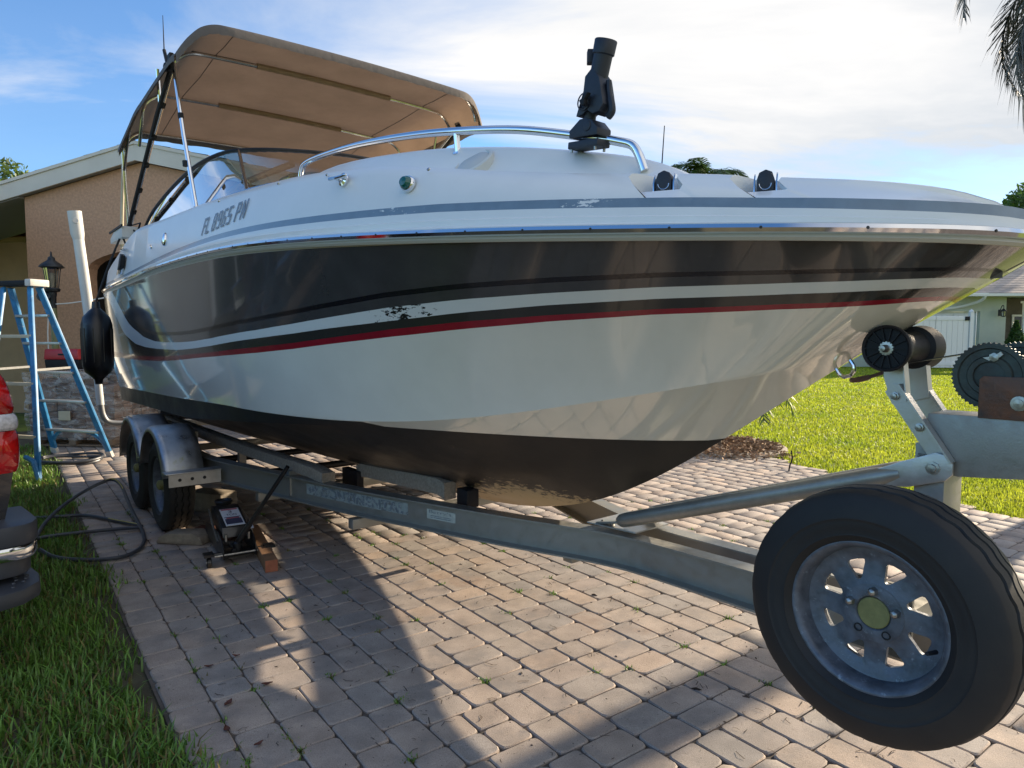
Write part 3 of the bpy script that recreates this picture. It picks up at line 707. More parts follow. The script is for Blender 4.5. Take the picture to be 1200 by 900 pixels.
ZK = [(-2.3,.46),(1.2,.455),(1.7,.458),(2.3,.483),(2.62,.505),(2.9,.545),(3.22,.628),(3.39,.695),(3.69,.85),(3.946,1.014),(4.168,1.165),(4.363,1.295),(4.53,1.41)]
uT = [0,.05,.0625,.075,.0875,.1,.1125,.125,.1375,.15,.1625,.175,.1875,.2,.25,.3,.35,.4,.45,.5,.55,.6,.65,.7,.75,.8,.85,.9,.95,1.0]
TD = [.955] * 14 + [.955,.957,.958,.958,.958,.958,.958,.958,.958,.96,.96,.963,.963,.963,.96,.96]
TE = [1,1,1,.98,.955,.92,.875,.825,.78,.725,.675,.63,.60,.575,.49,.45,.438,.435,.44,.46,.49,.52,.56,.61,.66,.695,.713,.72,.71,.69]
TF = [.96,.90,.865,.825,.78,.72,.66,.598,.545,.515,.495,.473,.452,.435,.405,.39,.383,.38,.39,.41,.44,.47,.505,.55,.59,.628,.65,.655,.64,.61]
TG = [.38,.37,.365,.36,.36,.355,.35,.345,.345,.34,.335,.335,.33,.33,.325,.325,.33,.34,.35,.365,.39,.415,.45,.497,.545,.58,.595,.595,.575,.53]
TH = [.325,.315,.315,.31,.31,.305,.305,.30,.30,.295,.295,.295,.295,.29,.29,.29,.295,.305,.32,.335,.355,.38,.415,.462,.505,.54,.56,.563,.54,.49]
def tt(tab, u): return float(np.interp(u, uT, tab))
# smoother versions of the outline tables (the same points, passed through a spline)
def smooth_tab(tab, n=10): return [(p.x, p.y) for p in spline([(a, b, 0) for a, b in tab], n)]
def fair(tab, s_end=9.0, hw=9):
    """fair a table: resample evenly, then three passes of a moving average, easing off towards s_end"""
    d = np.array(smooth_tab(tab)); xs = np.arange(d[0, 0], d[-1, 0], .02); xs = np.append(xs, d[-1, 0]); y0 = np.interp(xs, d[:, 0], d[:, 1]); y = y0.copy()
    for _ in range(3):
        pad = np.concatenate((2 * y[0] - y[hw:0:-1], y, 2 * y[-1] - y[-2:-hw - 2:-1])); y = np.convolve(pad, np.ones(2 * hw + 1) / (2 * hw + 1), 'valid')
    w = np.clip((s_end - xs) / .5, 0, 1); return np.column_stack((xs, y * w + y0 * (1 - w)))
LR_, ZR_, LC_, ZC_, ZK_ = fair(LR, 4.6), fair(ZR), fair(LC, 4.3), fair(ZC, 4.5), fair(ZK, 4.5, 7)
def rub(u): s = -2.3 + 7.32 * u; return (s, max(0, itp(LR_, s)), itp(ZR_, s))
def chine(u): s = -2.3 + 6.83 * u; return (s, max(0, itp(LC_, s)), itp(ZC_, s))
def keelp(u): s = -2.3 + 6.83 * u; return (s, 0.0, itp(ZK_, s))
def side(u, t):
    a, b = chine(u), rub(u)
    k = float(np.interp(u, [0, .4, .65, .85, .94, .975, 1], [.03, .02, -.02, -.065, -.055, 0, 0])) * 4 * t * (1 - t)
    return (a[0] * (1 - t) + b[0] * t, max(0.0, a[1] * (1 - t) + b[1] * t + k) if u < 1 else 0.0, a[2] * (1 - t) + b[2] * t)
boat = thing('motorboat', 'large white and charcoal motorboat with red pinstripe and tan bimini resting on a trailer', 'boat', CB, RZ)
us = sorted(set([round(x, 5) for x in list(np.linspace(0, .22, 24)) + list(np.linspace(.22, .82, 44)) + list(np.linspace(.82, .97, 22)) + list(np.linspace(.97, 1, 9))]))
HM = ['gel', 'beige', 'char', 'whitestripe', 'thinchar', 'red', 'bottom', 'pin']
ZW = 1.032
mb = MB()
for sg in (1, -1):
    cols = []; 
    for u in us:
        e = tt(TE, u); f = min(tt(TF, u), e - .0005); d = max(tt(TD, u), 0)
        top_char = max(d, e) if e < .97 else e
        dd = max(d, e); ts = [1.0, dd, min(dd, e + .078), min(dd, e + .052), e, f, tt(TG, u), tt(TH, u)]
        h = ts[-1]; ts += [h * k for k in (.8, .6, .4, .2, .06, 0)]
        P = [side(u, t) for t in ts]
        c = chine(u); kk = keelp(u)
        vw = min(1, max(0.0, (c[2] - ZW) / max(1e-4, c[2] - kk[2])))
        vsq = [vw * x for x in (.03, .33, .66, 1.0)] + [vw + (1 - vw) * x for x in (.12, .5, .75, .93, 1.0)]
        q_ = min(1, max(0, (.80 - u) / .45)); dch = .135 * q_ * q_ * (3 - 2 * q_)
        for v in vsq:
            bul = -0.05 * math.sin(math.pi * v) * (1 - u)
            # near-vertical chine face first, then the planing bottom
            v1 = .12; cz = c[2] - dch
            if v <= v1: lv, zv = c[1] * (1 - .10 * v * (1 if dch > .01 else 0)), c[2] - dch * v / v1
            if dch > .01 and v > v1: f_ = (v - v1) / (1 - v1); lv, zv = c[1] * .988 * (1 - f_), cz * (1 - f_) + kk[2] * f_ + bul * .6
            if dch <= .01: lv, zv = c[1] * (1 - v), c[2] * (1 - v) + kk[2] * v + bul
            P.append((c[0], max(0, lv), zv))
        cols.append([B(p[0], sg * p[1], p[2]) for p in P])
    rows = [[cols[i][r] for i in range(len(us))] for r in range(len(cols[0]))]
    if sg < 0: rows = [r[::-1] for r in rows]
    #      rub-D  D-E  E-F   F-G  G-H   white side x6            chine   bottom white x3          black x5
    mrow = [1, 2, 7, 2, 3, 4, 5, 0, 0, 0, 0, 0, 0, 0, 0, 0, 0, 6, 6, 6, 6, 6]
    mb.grid(rows, mrow=mrow)
    if sg > 0: tr_pts = cols[0]
tl = [Vector((p.x, -p.y, p.z)) for p in tr_pts]
poly = tr_pts + tl[::-1][1:]
n_ = len(poly); mb.add(poly, [list(range(n_))[::-1]], 0)
hull = mb.build('hull', HM, boat, angle=17, weld=True)

# rub rail: chrome half-round all round the bow, with a beige strip below it
def rail_pts(dl, dz, sgs=(1, -1)):
    uu = [u for u in us if u >= 0]
    near = [(rub(u)[0], rub(u)[1] + dl, rub(u)[2] + dz) for u in uu]
    tip = near[-1]; near[-1] = (tip[0] + dl, 0, tip[2])
    return [B(*p) for p in near] + [B(p[0], -p[1], p[2]) for p in near[:-1][::-1]]
mb = MB(); mb.tube(rail_pts(.004, .004), .0155, 8)
rubr = mb.build('rub_rail', 'chrome', boat)
for k_ in range(34):
    u_ = .03 + .96 * k_ / 33; q_ = rub(u_); q2 = rub(min(1, u_ + .004)); tn = Vector((q2[0] - q_[0], -(q2[1] - q_[1]), 0)).normalized(); nn = Vector((tn.y, -tn.x, 0))
    if nn.y > 0: nn = -nn
    m_ = MB(); m_.lathe([(0, .0045), (.0012, .004), (.0013, 0)], B(q_[0], q_[1] + .004, q_[2] + .004) + nn * .0150, nn, 8); m_.build('rail_screw', 'darksteel', rubr)
mb = MB(); mb.tube(rail_pts(-.006, -.020), .0105, 6)
mb.build('rub_moulding', 'beige', boat)

# deck cap
ZT = [(-2.3,2.14),(-1.7,2.22),(-1.25,2.30),(-.9,2.345),(-.5,2.335),(0,2.31),(1,2.27),(2,2.214),(2.5,2.185),(3,2.137),(3.3,2.091),(3.6,2.035),(3.9,1.988),(4.1,1.964),(4.3,1.941),(4.5,1.911),(4.65,1.891),(4.8,1.866),(4.88,1.842),(4.9,1.825)]
Z2 = [(-2.3,2.14),(-.9,2.345),(0,2.31),(1.6,2.235),(2.1,2.245),(2.5,2.265),(3,2.229),(3.3,2.194),(3.6,2.145),(3.9,2.08),(4.05,2.035),(4.14,1.985),(4.2,1.955),(4.5,1.911),(4.9,1.825)]
DZ = [(-2.3,.07),(-1.5,.052),(-.7,.055),(0,.063),(.7,.076),(1.4,.083),(2,.086),(3,.092),(3.5,.096),(4,.09),(4.3,.085),(4.6,.075),(4.8,.068),(5.04,.06)]
ZT_, Z2_ = smooth_tab(ZT), smooth_tab(Z2)
NOTCH = [(.8893, .9072, 1.885), (.9264, .9424, 1.861)]
def lT(s): return max(0.0, itp(LR_, min(s + .14, 5.02)) - .1 * min(1.0, max(0, (4.9 - s) / .5)))
def deck_col(u, notch=None):
    r = rub(u); s = r[0]; sT = -2.3 + 7.2 * u; l = lT(sT); zt = itp(ZT_, sT); z2 = itp(Z2_, sT)
    dz = itp(DZ, s); hw = .0145 if s > 0 else .011
    end = 1 - u
    cl = lambda v: max(0.0, v)
    shl, shz = l + .045 * min(1, end * 20), zt - .05
    st = lambda z: r[1] - .012 - (r[1] - .012 - shl) * (z - r[2]) / max(.05, shz - r[2])
    k = min(1, end * 25)
    P = [(s, cl(r[1] - .002), r[2] + .014)]
    for fz, dl in ((.30, 0), (.36, .008), (.60, .004), (.66, .012), (.88, .010)):
        z = r[2] + fz * (dz - hw); P.append((s, cl(st(z) + (.012 - dl) * k), z))
    P.append((s, cl(st(r[2] + dz - hw)), r[2] + dz - hw))
    P.append((s, cl(st(r[2] + dz + hw)), r[2] + dz + hw))
    ss = s * .4 + sT * .6
    if notch is None:
        P += [(ss, cl(shl), shz), (sT, cl(l + .016 * k), zt - .016), (sT, cl(l), zt - .004), (sT, cl(l - .025), zt), (sT, cl(l - .10), zt)]
    else:
        zf = notch
        P += [(ss, cl(st(zf)), zf), (sT, cl(l - .02), zf), (sT, cl(l - .06), zf), (sT, cl(l - .105), zf), (sT, cl(l - .11), zt)]
    P += [(sT, cl(l - .17), z2 - .012), (sT, cl(l - .20), z2), (sT, cl(l - .28), z2 - .005), (sT, cl(l - .30), z2 - .03), (sT, cl(l - .31), 1.64), (sT, 0.0, 1.62)]
    return P
ud = list(us)
for a, b, z in NOTCH: ud += [a - .0022, a - .0003, a + .0003, b - .0003, b + .0003, b + .0022]
ud = sorted(set(ud))
mb = MB()
for sg in (1, -1):
    cols = []
    for u in ud:
        nz = [z for a, b, z in NOTCH if a < u < b]
        cols.append([B(p[0], sg * p[1], p[2]) for p in deck_col(u, nz[0] if nz else None)])
    rows = [[c[r] for c in cols] for r in range(len(cols[0]))]
    if sg < 0: rows = [r[::-1] for r in rows]
    mrow = [0] * (len(rows) - 1); mrow[6] = 1; mrow[-1] = mrow[-2] = 2
    mb.grid(rows, mrow=mrow)
    c0 = cols[0]
    mb.add([c0[0], c0[8], c0[12], c0[-2], c0[-1]], [(0, 1, 2, 3, 4)])
deck = mb.build('deck', ['deck', 'silverstripe', 'lining'], boat, angle=34, weld=True)

def deck_l(s, z):
    """half-breadth of the deck side at a station and height"""
    c = deck_col((s + 2.3) / 7.3); zs = [p[2] for p in c[:10]]; ls = [p[1] for p in c[:10]]
    return float(np.interp(z, zs, ls))

# registration number
SEG = {'F': [(0,0,.28,1),(.28,.86,1,1),(.28,.45,.86,.58)], 'L': [(0,0,.28,1),(.28,0,1,.14)],
       '8': [(.08,.87,.92,1),(0,.56,.30,.87),(.70,.56,1,.87),(.08,.44,.92,.56),(0,.13,.30,.44),(.70,.13,1,.44),(.08,0,.92,.13)],
       '9': [(.08,.87,.92,1),(0,.56,.30,.87),(.70,.56,1,.87),(.08,.44,1,.56),(.70,.13,1,.44),(.08,0,.92,.13)],
       '6': [(.08,.87,.92,1),(0,.56,.30,.87),(0,.44,.92,.56),(0,.13,.30,.44),(.70,.13,1,.44),(.08,0,.92,.13)],
       '5': [(0,.87,.96,1),(0,.56,.30,.87),(0,.44,.92,.56),(.70,.13,1,.44),(.04,0,.92,.13)],
       'P': [(0,0,.30,1),(.30,.87,.92,1),(.70,.56,1,.87),(.30,.44,.92,.56)], 'N': [(0,0,.27,1),(.73,0,1,1)]}
def put(x, y):
    s = 1.25 + .79 * x + .05 * y; z0 = 2.040 + .008 * x; return s, z0 + .094 * y
tmesh = None; x_ = 0.0; adv = {'F': .088, 'L': .098, ' ': .052}
for ch in 'FL 8965 PN':
    if ch != ' ':
        mb = MB(); w_ = .083; quads = [[(a, b), (c, b), (c, d), (a, d)] for a, b, c, d in SEG[ch]]
        if ch == 'N': quads.append([(.27, .62), (.73, .02), (.73, .38), (.27, .98)])
        for q in quads: mb.add([B(put(x_ + w_ * a, b)[0], deck_l(*put(x_ + w_ * a, b)) + .0035, put(x_ + w_ * a, b)[1]) for a, b in q], [(0, 1, 2, 3)])
        o = mb.build('registration_letter', 'text', tmesh or boat, recalc=False)
        if tmesh is None: tmesh = o; tmesh.name = 'registration_number'
    x_ += adv.get(ch, .110)
tmesh['label'] = 'registration number FL 8965 PN in slanted grey letters'

# folding cleats in the two recesses
for a, b, z in NOTCH:
    for sg in (1, -1):
        um = (a + b) / 2; c = deck_col(um, z); s = c[9][0]; l = c[9][1] - .03
        tn = Vector(B(*deck_col(b)[12])) - Vector(B(*deck_col(a)[12])); tn = Vector((tn.x, tn.y * sg, 0)).normalized()
        nn = Vector((-tn.y, tn.x, 0)); 
        if nn.y * sg > 0: nn = -nn
        p = B(s, sg * l, z)
        m_ = MB()
        prof = [(-.024, 0), (.024, 0), (.024, .052), (.018, .070), (0, .078), (-.018, .070), (-.024, .052)]
        m_.prism(prof, p - nn * .035, tn, Vector((0, 0, 1)), nn * .07)
        o = m_.build('cleat_body', 'navy_plastic', boat, bevel=.003)
        for q in (-1, 1):
            m2 = MB(); m2.prism([(-.036, 0), (.036, 0), (.036, .04), (.014, .070), (-.014, .070), (-.036, .04)], p + tn * (.029 * q) - Vector((0, 0, 0)), nn, Vector((0, 0, 1)), tn * (.004 * q))
            m2.build('cleat_bracket', 'chrome', o)
        m3 = MB(); m3.tube([p + nn * .038 + Vector((0, 0, .036)) + tn * (.017 * math.cos(t)) + Vector((0, 0, .017 * math.sin(t))) for t in np.linspace(0, -math.pi, 9)], .0015, 5)
        m3.build('cleat_ring', 'chrome', o)

# cleats, lights and fittings on the deck side
def onside(s, z, off=0.0, sg=1): return B(s, sg * (deck_l(s, z) + off), z)
def side_frame(s, z, sg=1):
    p = onside(s, z, 0, sg); tx = (onside(s + .04, z, 0, sg) - onside(s - .04, z, 0, sg)).normalized(); tz = (onside(s, z + .015, 0, sg) - onside(s, z - .015, 0, sg)).normalized()
    n = tx.cross(tz); 
    if n.y * sg > 0: n = -n
    return p, tx, tz, n
for sg in (1, -1):
    p, tx, tz, n = side_frame(2.93, 2.085, sg)
    m_ = MB(); m_.lathe([(0, .028), (.008, .028), (.014, .018)], p - tx * .0, n, 16)
    for q in (-1, 1): m_.tube([p + tx * .02 * q, p + tx * .02 * q + n * .022, p + tx * .024 * q + n * .03], .007, 8)
    m_.tube(spline([p - tx * .062 + n * .034, p - tx * .03 + n * .03, p + n * .029, p + tx * .03 + n * .03, p + tx * .062 + n * .034], 4), [.003] + [.008] * 15 + [.003], 8)
    m_.build('mooring_cleat', 'chrome', boat)
    p, tx, tz, n = side_frame(3.33, 2.008, sg)
    m_ = MB(); m_.lathe([(0, .031), (.012, .031), (.018, .027)], p, n, 24); h = m_.build('navigation_light', 'chrome', boat)
    m2 = MB(); m2.lathe([(.012, .026), (.026, .0245), (.036, .017), (.040, .0)], p, n, 20)
    m2.build('lens', 'green_lens' if sg > 0 else 'red', h)
    # speaker at the foot of the coaming
    p = B(3.43, sg * (lT(3.43) - .125), itp(ZT_, 3.43) + .030)
    dirs = Vector((.12, -sg * .66, .74)).normalized()
    m_ = MB(); m_.lathe([(-.03, .085), (.012, .085), (.016, .074), (.010, .068), (.010, .0)], p, dirs, 28); h = m_.build('speaker', 'pvc', boat)
    m2 = MB(); m2.lathe([(.011, .066), (.016, .058), (.017, .0)], p, dirs, 24); m2.build('speaker_grille', 'white_in', h)
# near-side oval fittings
p, tx, tz, n = side_frame(.32, 2.12); m_ = MB()
m_.lathe([(0, .030), (.01, .028), (.018, .018), (.02, 0)], p, n, 18); o = m_.build('oval_vent', 'chrome', boat)
for v in o.data.vertices: 
    d = v.co - p; v.co = p + d + tz * (d.dot(tz) * .6)
p, tx, tz, n = side_frame(-.1, 2.11); m_ = MB(); m_.lathe([(0, .017), (.008, .015), (.006, .009), (.006, 0)], p, n, 14); m_.build('drain_fitting', 'chrome', boat)
for s_, z_ in ((1.50, 2.205), (2.33, 2.165), (2.78, 2.13), (3.4, 2.055)):
    p, tx, tz, n = side_frame(s_, z_); m_ = MB(); m_.lathe([(0, .007), (.005, .006), (.006, 0)], p, n, 8); m_.build('snap_button', 'chrome_w', boat)
# chrome shield light near the stern
p, tx, tz, n = side_frame(-1.22, 2.05)
m_ = MB(); m_.prism([(-.10, -.07), (.06, -.07), (.13, .07), (.03, .10)], p, tx, tz, n * .03); sh = m_.build('stern_shield', 'chrome', boat, bevel=.006)
m_ = MB(); m_.prism([(.04, -.04), (.15, -.02), (.17, .08), (.10, .10)], p + n * .012, tx, tz, n * .035); m_.build('shield_cover', 'black_plastic', sh, bevel=.008)
# stern box and clips
m_ = MB(); m_.prism([(-.28, 0), (.30, 0), (.30, .10), (-.06, .10), (-.28, .05)], B(-1.62, 1.02, 2.32), (1, 0, 0), (0, 0, 1), B(0, .20, 0)); sb = m_.build('stern_box', 'pvc', boat, bevel=.006)
m_ = MB(); m_.box(B(-1.58, 1.226, 2.418), (.62, .012, .018)); m_.build('box_trim', 'black_plastic', sb)

# windshield
bs = [(-1.32,1.085,2.33),(-.9,1.085,2.36),(-.4,1.085,2.345),(.2,1.085,2.32),(.8,1.085,2.295),(1.35,1.06,2.285),(1.75,.93,2.30),(2.0,.62,2.33),(2.1,.3,2.345),(2.12,0,2.35)]
tp = [(-1.24,1.06,2.385),(-.92,1.05,2.50),(-.42,1.03,2.595),(.12,1.01,2.655),(.52,.985,2.668),(.80,.92,2.672),(.96,.74,2.68),(1.04,.5,2.69),(1.08,.25,2.70),(1.09,0,2.70)]
bs_, tp_ = spline(bs, 4), spline(tp, 4)
full = lambda c: [B(p.x, p.y, p.z) for p in c] + [B(p.x, -p.y, p.z) for p in c[::-1][1:]]
bF, tF = full(bs_), full(tp_)
mb = MB(); mb.grid([bF, [a.lerp(b, .33) for a, b in zip(bF, tF)], [a.lerp(b, .67) for a, b in zip(bF, tF)], tF])
ws = mb.build('windshield_glass', 'glass', boat, recalc=False)
mb = MB(); mb.tube(tF, .014, 8); mb.build('windshield_frame', 'darksteel', ws)
mb = MB(); mb.tube([p + Vector((0, 0, .004)) for p in bF], .013, 8); mb.build('windshield_base', 'chrome_w', ws)
for k in (0, 21, len(bF) - 22, len(bF) - 1):
    mb = MB(); mb.tube([bF[k], bF[k].lerp(tF[k], .5), tF[k]], .011, 8); mb.build('windshield_post', 'chrome_w', ws)
for k in range(2, 22, 3):
    mb = MB(); mb.lathe([(0, .009), (.01, .007), (.011, 0)], bF[k] + B(0, .012, -.004), B(0, 1, .2), 8); mb.build('frame_screw', 'darksteel', ws)
mb = MB(); mb.tube(spline([bF[4] + B(.0, -.25, .05), bF[9] + B(0, -.3, .14), bF[14] + B(0, -.32, .22), bF[19] + B(0, -.4, .26)], 5), .022, 8)
mb.build('inner_grab_bar', 'galv', boat)

# grab rails along the foredeck
for sg in (1, -1):
    pts = [(1.80,.86,2.26),(1.83,.86,2.36),(1.90,.86,2.395),(2.15,.86,2.39),(2.5,.85,2.365),(2.95,.85,2.305),(3.3,.83,2.25),(3.6,.76,2.2),(3.85,.68,2.135),(3.97,.64,2.10),(4.03,.62,2.07),(4.065,.61,1.99)]
    mb = MB(); mb.tube(spline([B(s, sg * l, z) for s, l, z in pts], 6), .0155, 12); rl = mb.build('grab_rail', 'chrome', boat)
    mb = MB(); mb.tube([B(3.3, sg * .83, 2.24), B(3.3, sg * .82, 2.14)], .012, 10); mb.lathe([(0, .025), (.008, .024), (.01, .013)], B(3.3, sg * .82, 2.16), (0, 0, 1), 14); mb.build('rail_stanchion', 'chrome', rl)
# radio whip aerial
mb = MB(); mb.tube([B(3.03, -.73, 2.05), B(3.05, -.73, 2.32), B(3.07, -.73, 2.62)], [.005, .004, .0025], 6); mb.build('whip_aerial', 'darksteel', boat)

# bimini top
def bz(s, l):
    crest = itp([(-1.45, 3.29), (-1.3, 3.315), (-.6, 3.43), (.35, 3.47), (.72, 3.485), (.86, 3.45)], s)
    a = min(1.0, abs(l) / 1.22); 
    return crest - .03 * a * a - (.20 * ((a - .82) / .18) ** 2 if a > .82 else 0)
ls = [-1.22, -1.205, -1.18, -1.14, -1.08, -1.0, -.9, -.7, -.5, -.25, 0, .25, .5, .7, .9, 1.0, 1.08, 1.14, 1.18, 1.205, 1.22]
ss = [-1.42, -1.3, -1.1, -.85, -.6, -.35, -.1, .12, .35, .5, .65, .76, .82]
def sag(s, l):
    bw = [-1.42, -.6, .35, .82]; d = 0
    for a, b in zip(bw, bw[1:]):
        if a <= s <= b: d = -.022 * math.sin(math.pi * (s - a) / (b - a)) * (1 - (l / 1.22) ** 2)
    return d + .005 * math.sin(s * 9 + l * 3) * math.sin(l * 5 + 1)
def pinch(s, l):                                               # the corners are drawn in
    a = max(0, (abs(l) - .85) / .37); return (s + .30) * (1 - .10 * a * a) - .30
rows = [[B(pinch(s, l), l, bz(s, l) + sag(s, l)) for l in ls] for s in ss]
mb = MB(); mb.grid(rows); can = mb.build('bimini_canopy', 'tan_cloth', boat, recalc=False)
# rolled edge: a valance of grey-brown cloth, a hem all round
def edge_strip(pts, drop, out, nm):
    r0 = [p + Vector((0, 0, .022)) for p in pts]; n = len(pts)
    r1 = [p + o_ * .9 + Vector((0, 0, .004)) for p, o_ in zip(pts, out)]
    r2 = [p + o_ + Vector((0, 0, -drop * (.9 + .2 * random.random()))) for p, o_ in zip(pts, out)]
    ri = [p - o_ * 3.0 + Vector((0, 0, .026)) for p, o_ in zip(pts, out)]
    m_ = MB(); m_.grid([ri, r0, r1, r2]); return m_.build(nm, 'grey_cloth', can, recalc=False)
def dense(pts, k=4): return spline(pts, k)
fr = dense([B(pinch(.82, l), l, bz(.82, l)) for l in ls], 5); edge_strip(fr, .042, [Vector((.012, 0, 0))] * len(fr), 'front_valance')
af = dense([B(pinch(-1.42, l), l, bz(-1.42, l)) for l in ls], 4); edge_strip(af, .05, [Vector((-.012, 0, 0))] * len(af), 'rear_valance')
for sg in (1, -1):
    sd = dense([B(pinch(s, 1.22), sg * 1.22, bz(s, 1.22)) for s in ss], 4); edge_strip(sd, .03, [B(0, sg * .01, 0)] * len(sd), 'side_hem')
# seams under the canopy
for l0 in (.86, -.86):
    mb = MB(); mb.tube([B(pinch(s, l0), l0, bz(s, l0) + sag(s, l0) - .004) for s in ss], .003, 4); mb.build('canopy_seam', 'grey_cloth', can)
# bows of the frame, each a bent tube
def bow(s, base, nm='bimini_bow', r=.0125, s_in=None, sleeve=True, zd=.02):
    pts = []
    for l in [1.165, 1.14, 1.09, 1.02, .9, .6, .3, 0, -.3, -.6, -.9, -1.02, -1.09, -1.14, -1.165]:
        pts.append(B(pinch(s, l), l, bz(s, l) - zd - (.03 if abs(l) > 1.15 else 0)))
    m_ = MB(); m_.tube(([base[0]] if base else []) + spline(pts, 4) + ([base[1]] if base else []), r, 9); b = m_.build(nm, 'chrome_w', can)
    if sleeve:
        m_ = MB(); m_.tube([B(s, l, bz(s, l) - zd + .004) for l in np.linspace(.58, -.52, 9)], .0225, 8); m_.build('bow_sleeve', 'sleeve', b)
        m_ = MB(); m_.tube([B(s - .035, l, bz(s - .035, l) + sag(s - .035, l) - .008) for l in np.linspace(1.02, -1.02, 17)], .009, 5); m_.build('bow_zipper', 'black_web', b)
    return b
def pair(s, l, z): return (B(s, l, z), B(s, -l, z))
bow(.35, pair(.40, 1.16, 3.27), zd=.03)
bow(-.6, pair(-.78, 1.16, 3.0), zd=.03)
bow(-1.38, pair(-1.48, 1.15, 2.9), sleeve=False)
bow(.76, None, sleeve=False, zd=.012)
for sg in (1, -1):
    m_ = MB(); m_.tube([B(.40, sg * 1.16, 3.30), B(.52, sg * 1.14, 2.8), B(.65, sg * 1.11, 2.31)], .0145, 10); pl = m_.build('bimini_pole', 'chrome', can)
    for z_ in (2.95, 2.62): 
        m_ = MB(); m_.tube([B(.485 + (2.95 - z_) * .24, sg * 1.147, z_), B(.49 + (2.95 - z_) * .24, sg * 1.146, z_ - .035)], .019, 8); m_.build('pole_clamp', 'black_plastic', pl)
    m_ = MB(); m_.tube([B(.40, sg * 1.16, 3.30), B(-.5, sg * 1.15, 2.88), B(-1.42, sg * 1.13, 2.44)], .0145, 10); pl = m_.build('bimini_pole', 'chrome_w', can)
    m_ = MB(); m_.tube([B(.39, sg * 1.175, 3.27), B(-.1, sg * 1.172, 3.06), B(-.5, sg * 1.165, 2.87), B(-1.42, sg * 1.15, 2.42)], .016, 6); m_.build('pole_strap', 'black_web', pl)
    for t in (.2, .38, .55, .72, .88):
        q = B(.40, sg * 1.165, 3.29).lerp(B(-1.42, sg * 1.14, 2.43), t); m_ = MB(); m_.tube([q + Vector((.012, 0, .006)), q - Vector((.012, 0, .006))], .025, 8); m_.build('strap_band', 'black_web', pl)
    m_ = MB(); m_.tube([B(-1.36, sg * 1.18, 3.15), B(-1.44, sg * 1.16, 2.8), B(-1.52, sg * 1.13, 2.44)], .0145, 10); m_.build('bimini_pole', 'chrome', can)
    m_ = MB(); m_.tube([B(-1.0, sg * 1.185, 3.2), B(-1.40, sg * 1.17, 2.92)], .011, 8); m_.build('bimini_strut', 'chrome_w', can)
    m_ = MB(); m_.tube([B(.05, sg * 1.185, 3.36), B(.0, sg * 1.165, 3.14)], .0125, 8); m_.build('bimini_strut', 'chrome', can)
    q = B(.41, sg * 1.18, 3.30); m_ = MB(); m_.box(q, (.07, .03, .11)); m_.lathe([(0, .03), (.03, .03), (.034, 0)], q + B(-.06, 0, -.02), B(0, sg, 0), 12); m_.build('frame_knuckle', 'black_plastic', can, bevel=.008)
    # clamp lump where the legs meet the gunwale
    m_ = MB(); m_.box(B(-1.47, sg * 1.14, 2.40), (.10, .05, .07)); m_.box(B(-1.40, sg * 1.15, 2.36), (.05, .05, .06)); m_.build('leg_socket', 'black_plastic', can, bevel=.012)
    m_ = MB(); m_.tube([B(-1.40, sg * 1.13, 2.44), B(-1.15, sg * 1.11, 2.43)], .006, 5); m_.tube(spline([B(-1.40, sg * 1.13, 2.42), B(-1.22, sg * 1.12, 2.36), B(-1.12, sg * 1.11, 2.43)], 4), .008, 5); m_.build('tie_strap', 'black_web', can)
m_ = MB(); m_.tube([B(.36, 1.19, 3.30), B(.33, 1.2, 3.40)], .012, 8); m_.tube([B(.33, 1.2, 3.39), B(.325, 1.2, 3.63)], [.0045, .002], 6); m_.build('radio_aerial', 'darksteel', can)

# yellow outrigger pole standing at the stern
m_ = MB(); m_.tube([B(-1.93, 1.12, 1.9), B(-1.84, 1.13, 2.5), B(-1.66, 1.13, 3.02)], [.017, .016, .013], 10)
pole = m_.build('outrigger_pole', 'cream', boat); m_ = MB(); m_.tube([B(-1.66, 1.13, 3.0) + Vector((.03 * math.cos(t), 0, .05 + .03 * math.sin(t))) for t in np.linspace(0, 6.28, 13)], .005, 5); m_.build('pole_ring', 'chrome_w', pole)
# stern cleat
p, tx, tz, n = side_frame(-1.12, 2.19)
m_ = MB(); m_.tube([p + n * .03 - tx * .1, p + n * .032, p + n * .03 + tx * .1], [.006, .011, .006], 8); m_.tube([p - tx * .03, p - tx * .03 + n * .03], .01, 8); m_.tube([p + tx * .03, p + tx * .03 + n * .03], .01, 8); m_.build('mooring_cleat', 'chrome', boat)
# bow eye
m_ = MB(); 
c = B(4.45, 0, 1.345); dn = Vector((.56, 0, -.83))
m_.tube([c + Vector((.83, 0, .56)) * a + dn * b for a, b in ((-.028, -.02), (-.028, .014), (-.02, .030), (0, .037), (.02, .030), (.028, .014), (.028, -.02))], .007, 8)
m_.build('bow_eye', 'chrome', boat)

# ------------------------------------------------------------------ rod holder on the grab rail
rp = Wd(3.87, .675, 2.125); rt = Vector((.55, -.83, -.0)).normalized()
rh = thing('rod_holder', 'black plastic fishing rod holder clamped upright on the grab rail of the boat', 'rod holder', rp, 0)
ex = Vector((UB.x, UB.y, 0)) * 1.22; ez = Vector((0, 0, .83)) + ex * .07; ey = Vector((0, 0, 1)).cross(ex)
def rhp(a, b, c=0): return ex * a + ez * b + ey * c
m_ = MB(); m_.prism([(-.050, .008), (.060, -.010), (.060, .018), (.035, .055), (.012, .070), (-.012, .072), (-.052, .038)], -ey * .028, ex, ez, ey * .056)
m_.lathe([(.0, .018), (.004, .018), (.004, .0)], rhp(.02, .036, -.028), -ey, 14)
o = m_.build('clamp_base', 'navy_plastic', rh, bevel=.005)
m_ = MB(); m_.prism([(-.055, -.034), (.062, -.052), (.062, -.022), (-.055, -.004)], -ey * .026, ex, ez, ey * .052); m_.build('clamp_foot', 'navy_plastic', rh, bevel=.005)
